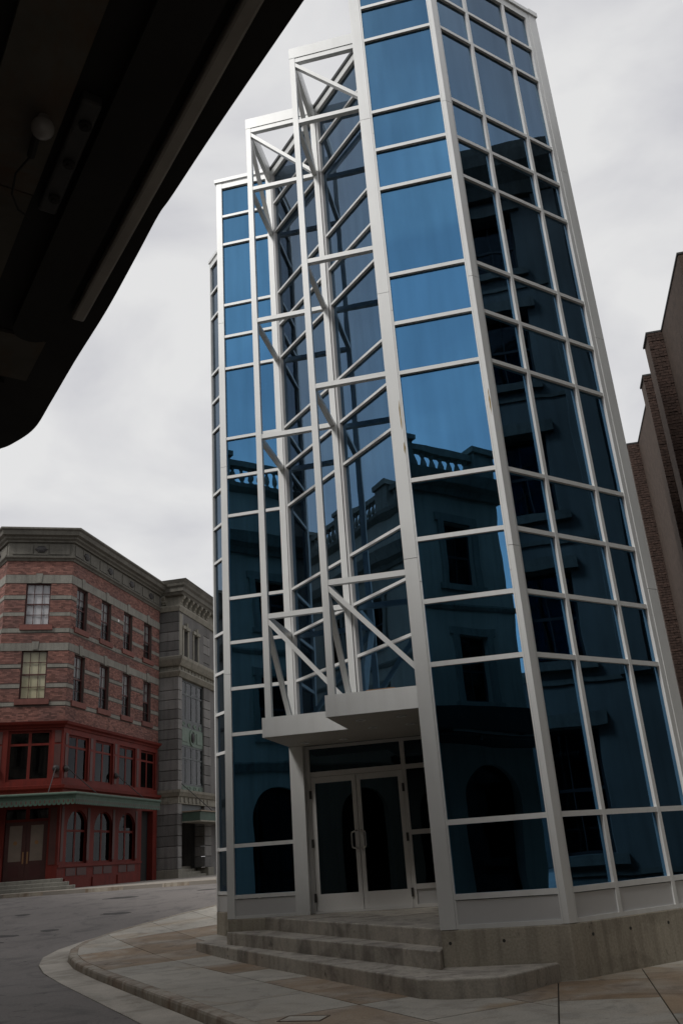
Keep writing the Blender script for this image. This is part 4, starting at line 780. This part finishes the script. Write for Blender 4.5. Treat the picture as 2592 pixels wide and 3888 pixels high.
for i, a in enumerate(bays):
    for z0, z1 in ((5.0, 6.75), (8.3, 10.0)):
        window(MF, a + 0.1, a + 1.1, z0, z1, MBD, 'dark_iron', 2, [((z0 + z1) / 2, 0.07)], 0.15, back='dark_room')
        for b0, b1, c0, c1 in ((a - 0.1, a + 0.098, z0 - 0.02, z1 + 0.02), (a + 1.102, a + 1.3, z0 - 0.02, z1 + 0.02), (a - 0.18, a + 1.38, z1 + 0.021, z1 + 0.25), (a - 0.2, a + 1.4, z0 - 0.2, z0 - 0.021)): MF.box('window_surround', b0, b1, c0, c1, 0, 0.08, 'trim_stone', MBD)
    k = 10; mb = MB(); c = a + 0.6
    for sgn in (-1, 1):
        pts = [(c + sgn * 0.9 * math.cos(t * math.pi / 2 / k), 2.6 + 0.9 * math.sin(t * math.pi / 2 / k)) for t in range(k + 1)] + [(c + sgn * 0.9, 3.5)]
        n = len(pts); b = len(mb.v); mb.v += [MF.P(x, z, -0.001) for x, z in pts] + [MF.P(x, z, -0.2) for x, z in pts]; mb.f += [tuple(b + t for t in range(n)), tuple(b + n + t for t in reversed(range(n)))] + [(b + t, b + (t + 1) % n, b + n + (t + 1) % n, b + n + t) for t in range(n)]
    mb.build('arch_spandrel', 'plaster', MBD); MF.box('shop_glass', a - 0.3, a + 1.5, 0.2, 3.5, -0.32, -0.3, 'old_glass', MBD)
for z0, z1, t in ((3.95, 4.25, 0.16), (7.45, 7.6, 0.08)): cornice(MF, 0, 44, [(z0, 0), (z0, t * 0.4), (z1 - 0.05, t), (z1, t), (z1, -0.1), (z0, -0.1)], 'trim_stone', MBD, 'string_course', 1, 0)
pq = [(10.85, 0), (10.85, 0.12), (11.0, 0.2), (11.1, 0.42), (11.3, 0.5), (11.42, 0.55), (11.42, -0.5), (10.85, -0.3)]
cornice(MF, 0, 44, pq, 'trim_stone', MBD, 'cornice', 1, 0); cornice(ME, 0, 14, pq, 'trim_stone', MBD, 'cornice', 1, 0)
bal0 = None
for i in range(14):
    a = 0.0 + 3.0 * i; u = 1.65 if i >= 2 else 0.0
    MF.box('pedestal', a + 0.0, a + 0.75, 11.421 + u, 12.45 + u, -0.35, 0.12, 'trim_stone', MBD); MF.box('pedestal_cap', a - 0.08, a + 0.83, 12.451 + u, 12.62 + u, -0.43, 0.2, 'trim_stone', MBD)
    MF.box('balustrade_rail', a + 0.75, a + 3.0, 12.2 + u, 12.4 + u, -0.27, 0.02, 'trim_stone', MBD); MF.box('balustrade_rail', a + 0.75, a + 3.0, 11.421 + u, 11.56 + u, -0.27, 0.02, 'trim_stone', MBD)
    for k in range(7):
        p = MF.P(a + 0.95 + 0.31 * k, 0, -0.12)
        if bal0 is None: bal0 = MB().lathe(p[0], p[1], [(0.09, 11.56), (0.09, 11.61), (0.05, 11.66), (0.10, 11.78), (0.095, 11.88), (0.045, 12.06), (0.08, 12.14), (0.08, 12.2)], 8).build('baluster', 'trim_stone', MBD, origin=(p[0], p[1], 11.56))
        else: share(bal0, 'baluster', (p[0], p[1], 11.56 + u), MBD)
MF.box('attic_wall', 6.0, 44, 11.421, 13.07, -0.4, 0.0, 'plaster', MBD)
cornice(MF, 6.0, 44, [(12.8, 0), (12.85, 0.1), (12.95, 0.25), (13.07, 0.3), (13.071, -0.2), (12.8, -0.2)], 'trim_stone', MBD, 'cornice', 0.3, 0)
# tall grey building on the right-hand side of the street
TB = thing('tall_building', (12, 3, 0), 'tall grey masonry building reflected in the right facet of the tower', 'building')
TF = Facet((7.4, 16.8), (0, -1), (-1, 0)); ops = []
cols = [1.2 + 3.1 * i for i in range(13)]; rows = [(1.2, 3.6), (5.0, 7.0), (8.4, 10.4), (11.8, 13.8), (15.0, 16.8)]
for a in cols:
    for z0, z1 in rows: ops.append((a, a + 1.25, z0, z1))
wall(TF, 'front_wall', 0, 43, -0.1, 18.0, ops, 0.4, 'grey_masonry', TB); TF.box('inner_mass', 0.0, 43, -0.1, 18.4, -8, -0.6, 'dark_room', TB)
for a in cols:
    for z0, z1 in rows:
        window(TF, a, a + 1.25, z0, z1, TB, 'dark_iron', 2, [((z0 + z1) / 2, 0.07)], 0.25, back='dark_room')
        TF.box('window_head', a - 0.2, a + 1.45, z1 + 0.02, z1 + 0.3, 0, 0.12, 'cornice_stone', TB); TF.box('window_sill', a - 0.2, a + 1.45, z0 - 0.2, z0 - 0.01, 0, 0.12, 'cornice_stone', TB)
    TF.box('pilaster', a + 1.85, a + 2.45, 4.6, 17.3, 0, 0.14, 'grey_masonry', TB)
for z in [0.8 + 0.62 * i for i in range(28)]:
    if not any(z0 - 0.3 < z < z1 + 0.4 for z0, z1 in rows): TF.box('string_course', 0, 43, z, z + 0.10, 0, 0.035, 'cornice_stone', TB)
cornice(TF, 0, 43, [(17.3, 0), (17.3, 0.2), (17.6, 0.35), (17.9, 0.7), (18.2, 0.8), (18.4, 0.85), (18.4, -0.5), (17.3, -0.3)], 'cornice_stone', TB, 'cornice', 0, 0)
TF.box('parapet', 0, 43, 18.4, 19.1, -0.4, 0.1, 'grey_masonry', TB)

# building that closes the street behind the viewer, a thin slice of it shows in the glass
EB = thing('street_end_building', (5, -58, 0), 'flat roofed grey building closing the far end of the street', 'building')
EF = Facet((-45, -58), (1, 0), (0, 1)); ops = [(2 + 4.0 * i, 3.6 + 4.0 * i, z, z + 2.2) for i in range(24) for z in (1.5, 6.0, 10.5)]
wall(EF, 'front_wall', 0, 100, -0.1, 16.0, ops, 0.4, 'grey_masonry', EB); EF.box('inner_mass', 0, 100, -0.1, 15.8, -12, -0.5, 'dark_room', EB)
cornice(EF, 0, 100, [(15.2, 0), (15.2, 0.2), (15.6, 0.5), (16.0, 0.6), (16.0, -0.3), (15.2, -0.3)], 'trim_stone', EB, 'cornice')

# ------------------------------------------------------------------ dark marquee canopy overhead
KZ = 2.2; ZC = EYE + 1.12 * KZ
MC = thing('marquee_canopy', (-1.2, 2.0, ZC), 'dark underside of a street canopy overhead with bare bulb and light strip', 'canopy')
def en(e, n): return ((-e + n) * r2, (e + n) * r2)
edge = [(-0.17, 0.83), (-0.37, 1.01), (-0.50, 1.13), (-0.545, 1.17), (-0.635, 1.265), (-0.77, 1.405), (-0.93, 1.56), (-1.08, 1.71), (-1.195, 1.822), (-1.29, 1.878), (-1.36, 1.90), (-1.50, 1.91), (-1.62, 1.87)]
def crom(p, k=6):
    out = []
    for i in range(len(p) - 1):
        a, b, c, d = (Vector(p[max(i - 1, 0)]), Vector(p[i]), Vector(p[i + 1]), Vector(p[min(i + 2, len(p) - 1)]))
        for t in range(k):
            u = t / k; q = 0.5 * ((2 * b) + (c - a) * u + (2 * a - 5 * b + 4 * c - d) * u * u + (3 * b - a - 3 * c + d) * u ** 3); out.append((q.x, q.y))
    return out + [p[-1]]
edge = crom([(x * KZ, y * KZ) for x, y in edge])
start = [en(-4.5, -1.28), en(-4.5, 1.0), en(-0.5, 1.0)]
poly = start + edge + [en(5.6, 0.2), en(5.6, -1.28)]
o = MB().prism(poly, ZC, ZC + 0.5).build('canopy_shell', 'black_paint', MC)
def strip(name, e0, e1, n0, n1, z0, z1, m, parent=MC): return MB().prism([en(e0, n0), en(e0, n1), en(e1, n1), en(e1, n0)], z0, z1).build(name, m, parent)
bevel(strip('light_strip', 0.6, 3.46, 0.845, 0.905, ZC - 0.05, ZC - 0.002, 'strip_metal'), 0.012)
strip('strip_bracket', 1.50, 1.62, 0.83, 0.92, ZC - 0.03, ZC - 0.001, 'black_paint')
strip('side_panel', -1, 2.74, 0.27, 0.50, ZC - 0.035, ZC - 0.002, 'old_panel'); strip('side_panel', 2.76, 4.3, 0.2, 0.50, ZC - 0.022, ZC - 0.002, 'old_panel')
tr = [en(-1, 0.62), en(-1, 0.80)] + [en(3.62 + 0.09 * math.sin(t * math.pi / 8), 0.71 + 0.09 * math.cos(t * math.pi / 8)) for t in range(9)]
MB().prism(tr, ZC - 0.06, ZC - 0.002).build('trough', 'black_paint', MC)
strip('end_panel', 3.74, 4.15, 0.45, 0.80, ZC - 0.02, ZC - 0.002, 'old_panel'); strip('end_panel', 4.2, 4.6, 0.3, 0.7, ZC - 0.03, ZC - 0.002, 'black_paint')
pl = bevel(strip('bolt_plate', 2.20, 2.80, 0.53, 0.60, ZC - 0.05, ZC - 0.002, 'plate_metal'), 0.01)
for e_ in (2.30, 2.50, 2.70):
    p = en(e_, 0.57); MB().lathe(p[0], p[1], [(0.022, ZC - 0.051), (0.022, ZC - 0.062), (0.012, ZC - 0.062), (0.010, ZC - 0.072)], 10).build('bolt', 'black_paint', pl)
pb_ = en(2.35, 0.44); bz = ZC - 0.085
bu = MB().lathe(pb_[0], pb_[1], [(0.002, bz - 0.042)] + [(0.04 * math.sin(t * math.pi / 9), bz - 0.04 * math.cos(t * math.pi / 9)) for t in range(1, 8)] + [(0.018, ZC - 0.03), (0.018, ZC - 0.002)], 16).build('light_bulb', 'bulb', MC, smooth=True)
s0 = en(2.42, 0.435); MB().tube([(pb_[0], pb_[1], ZC - 0.05), (*s0, ZC - 0.06), (*en(2.52, 0.44), ZC - 0.06)], 0.014, 8).build('lamp_socket', 'black_paint', MC)
MB().tube([(*en(2.52, 0.44), ZC - 0.06), (*en(2.62, 0.41), ZC - 0.07), (*en(2.72, 0.42), ZC - 0.08), (*en(2.80, 0.46), ZC - 0.075), (*en(2.86, 0.52), ZC - 0.05)], 0.004, 6).build('lamp_wire', 'black_paint', MC)
strip('wall_bracket', -2, -1.9, -1.29, 0.9, ZC + 0.5, ZC + 0.62, 'dark_iron'); strip('wall_bracket', 4.2, 4.3, -1.29, 0.9, ZC + 0.5, ZC + 0.62, 'dark_iron')
print('slabs', ns, 'objects', len(bpy.data.objects))
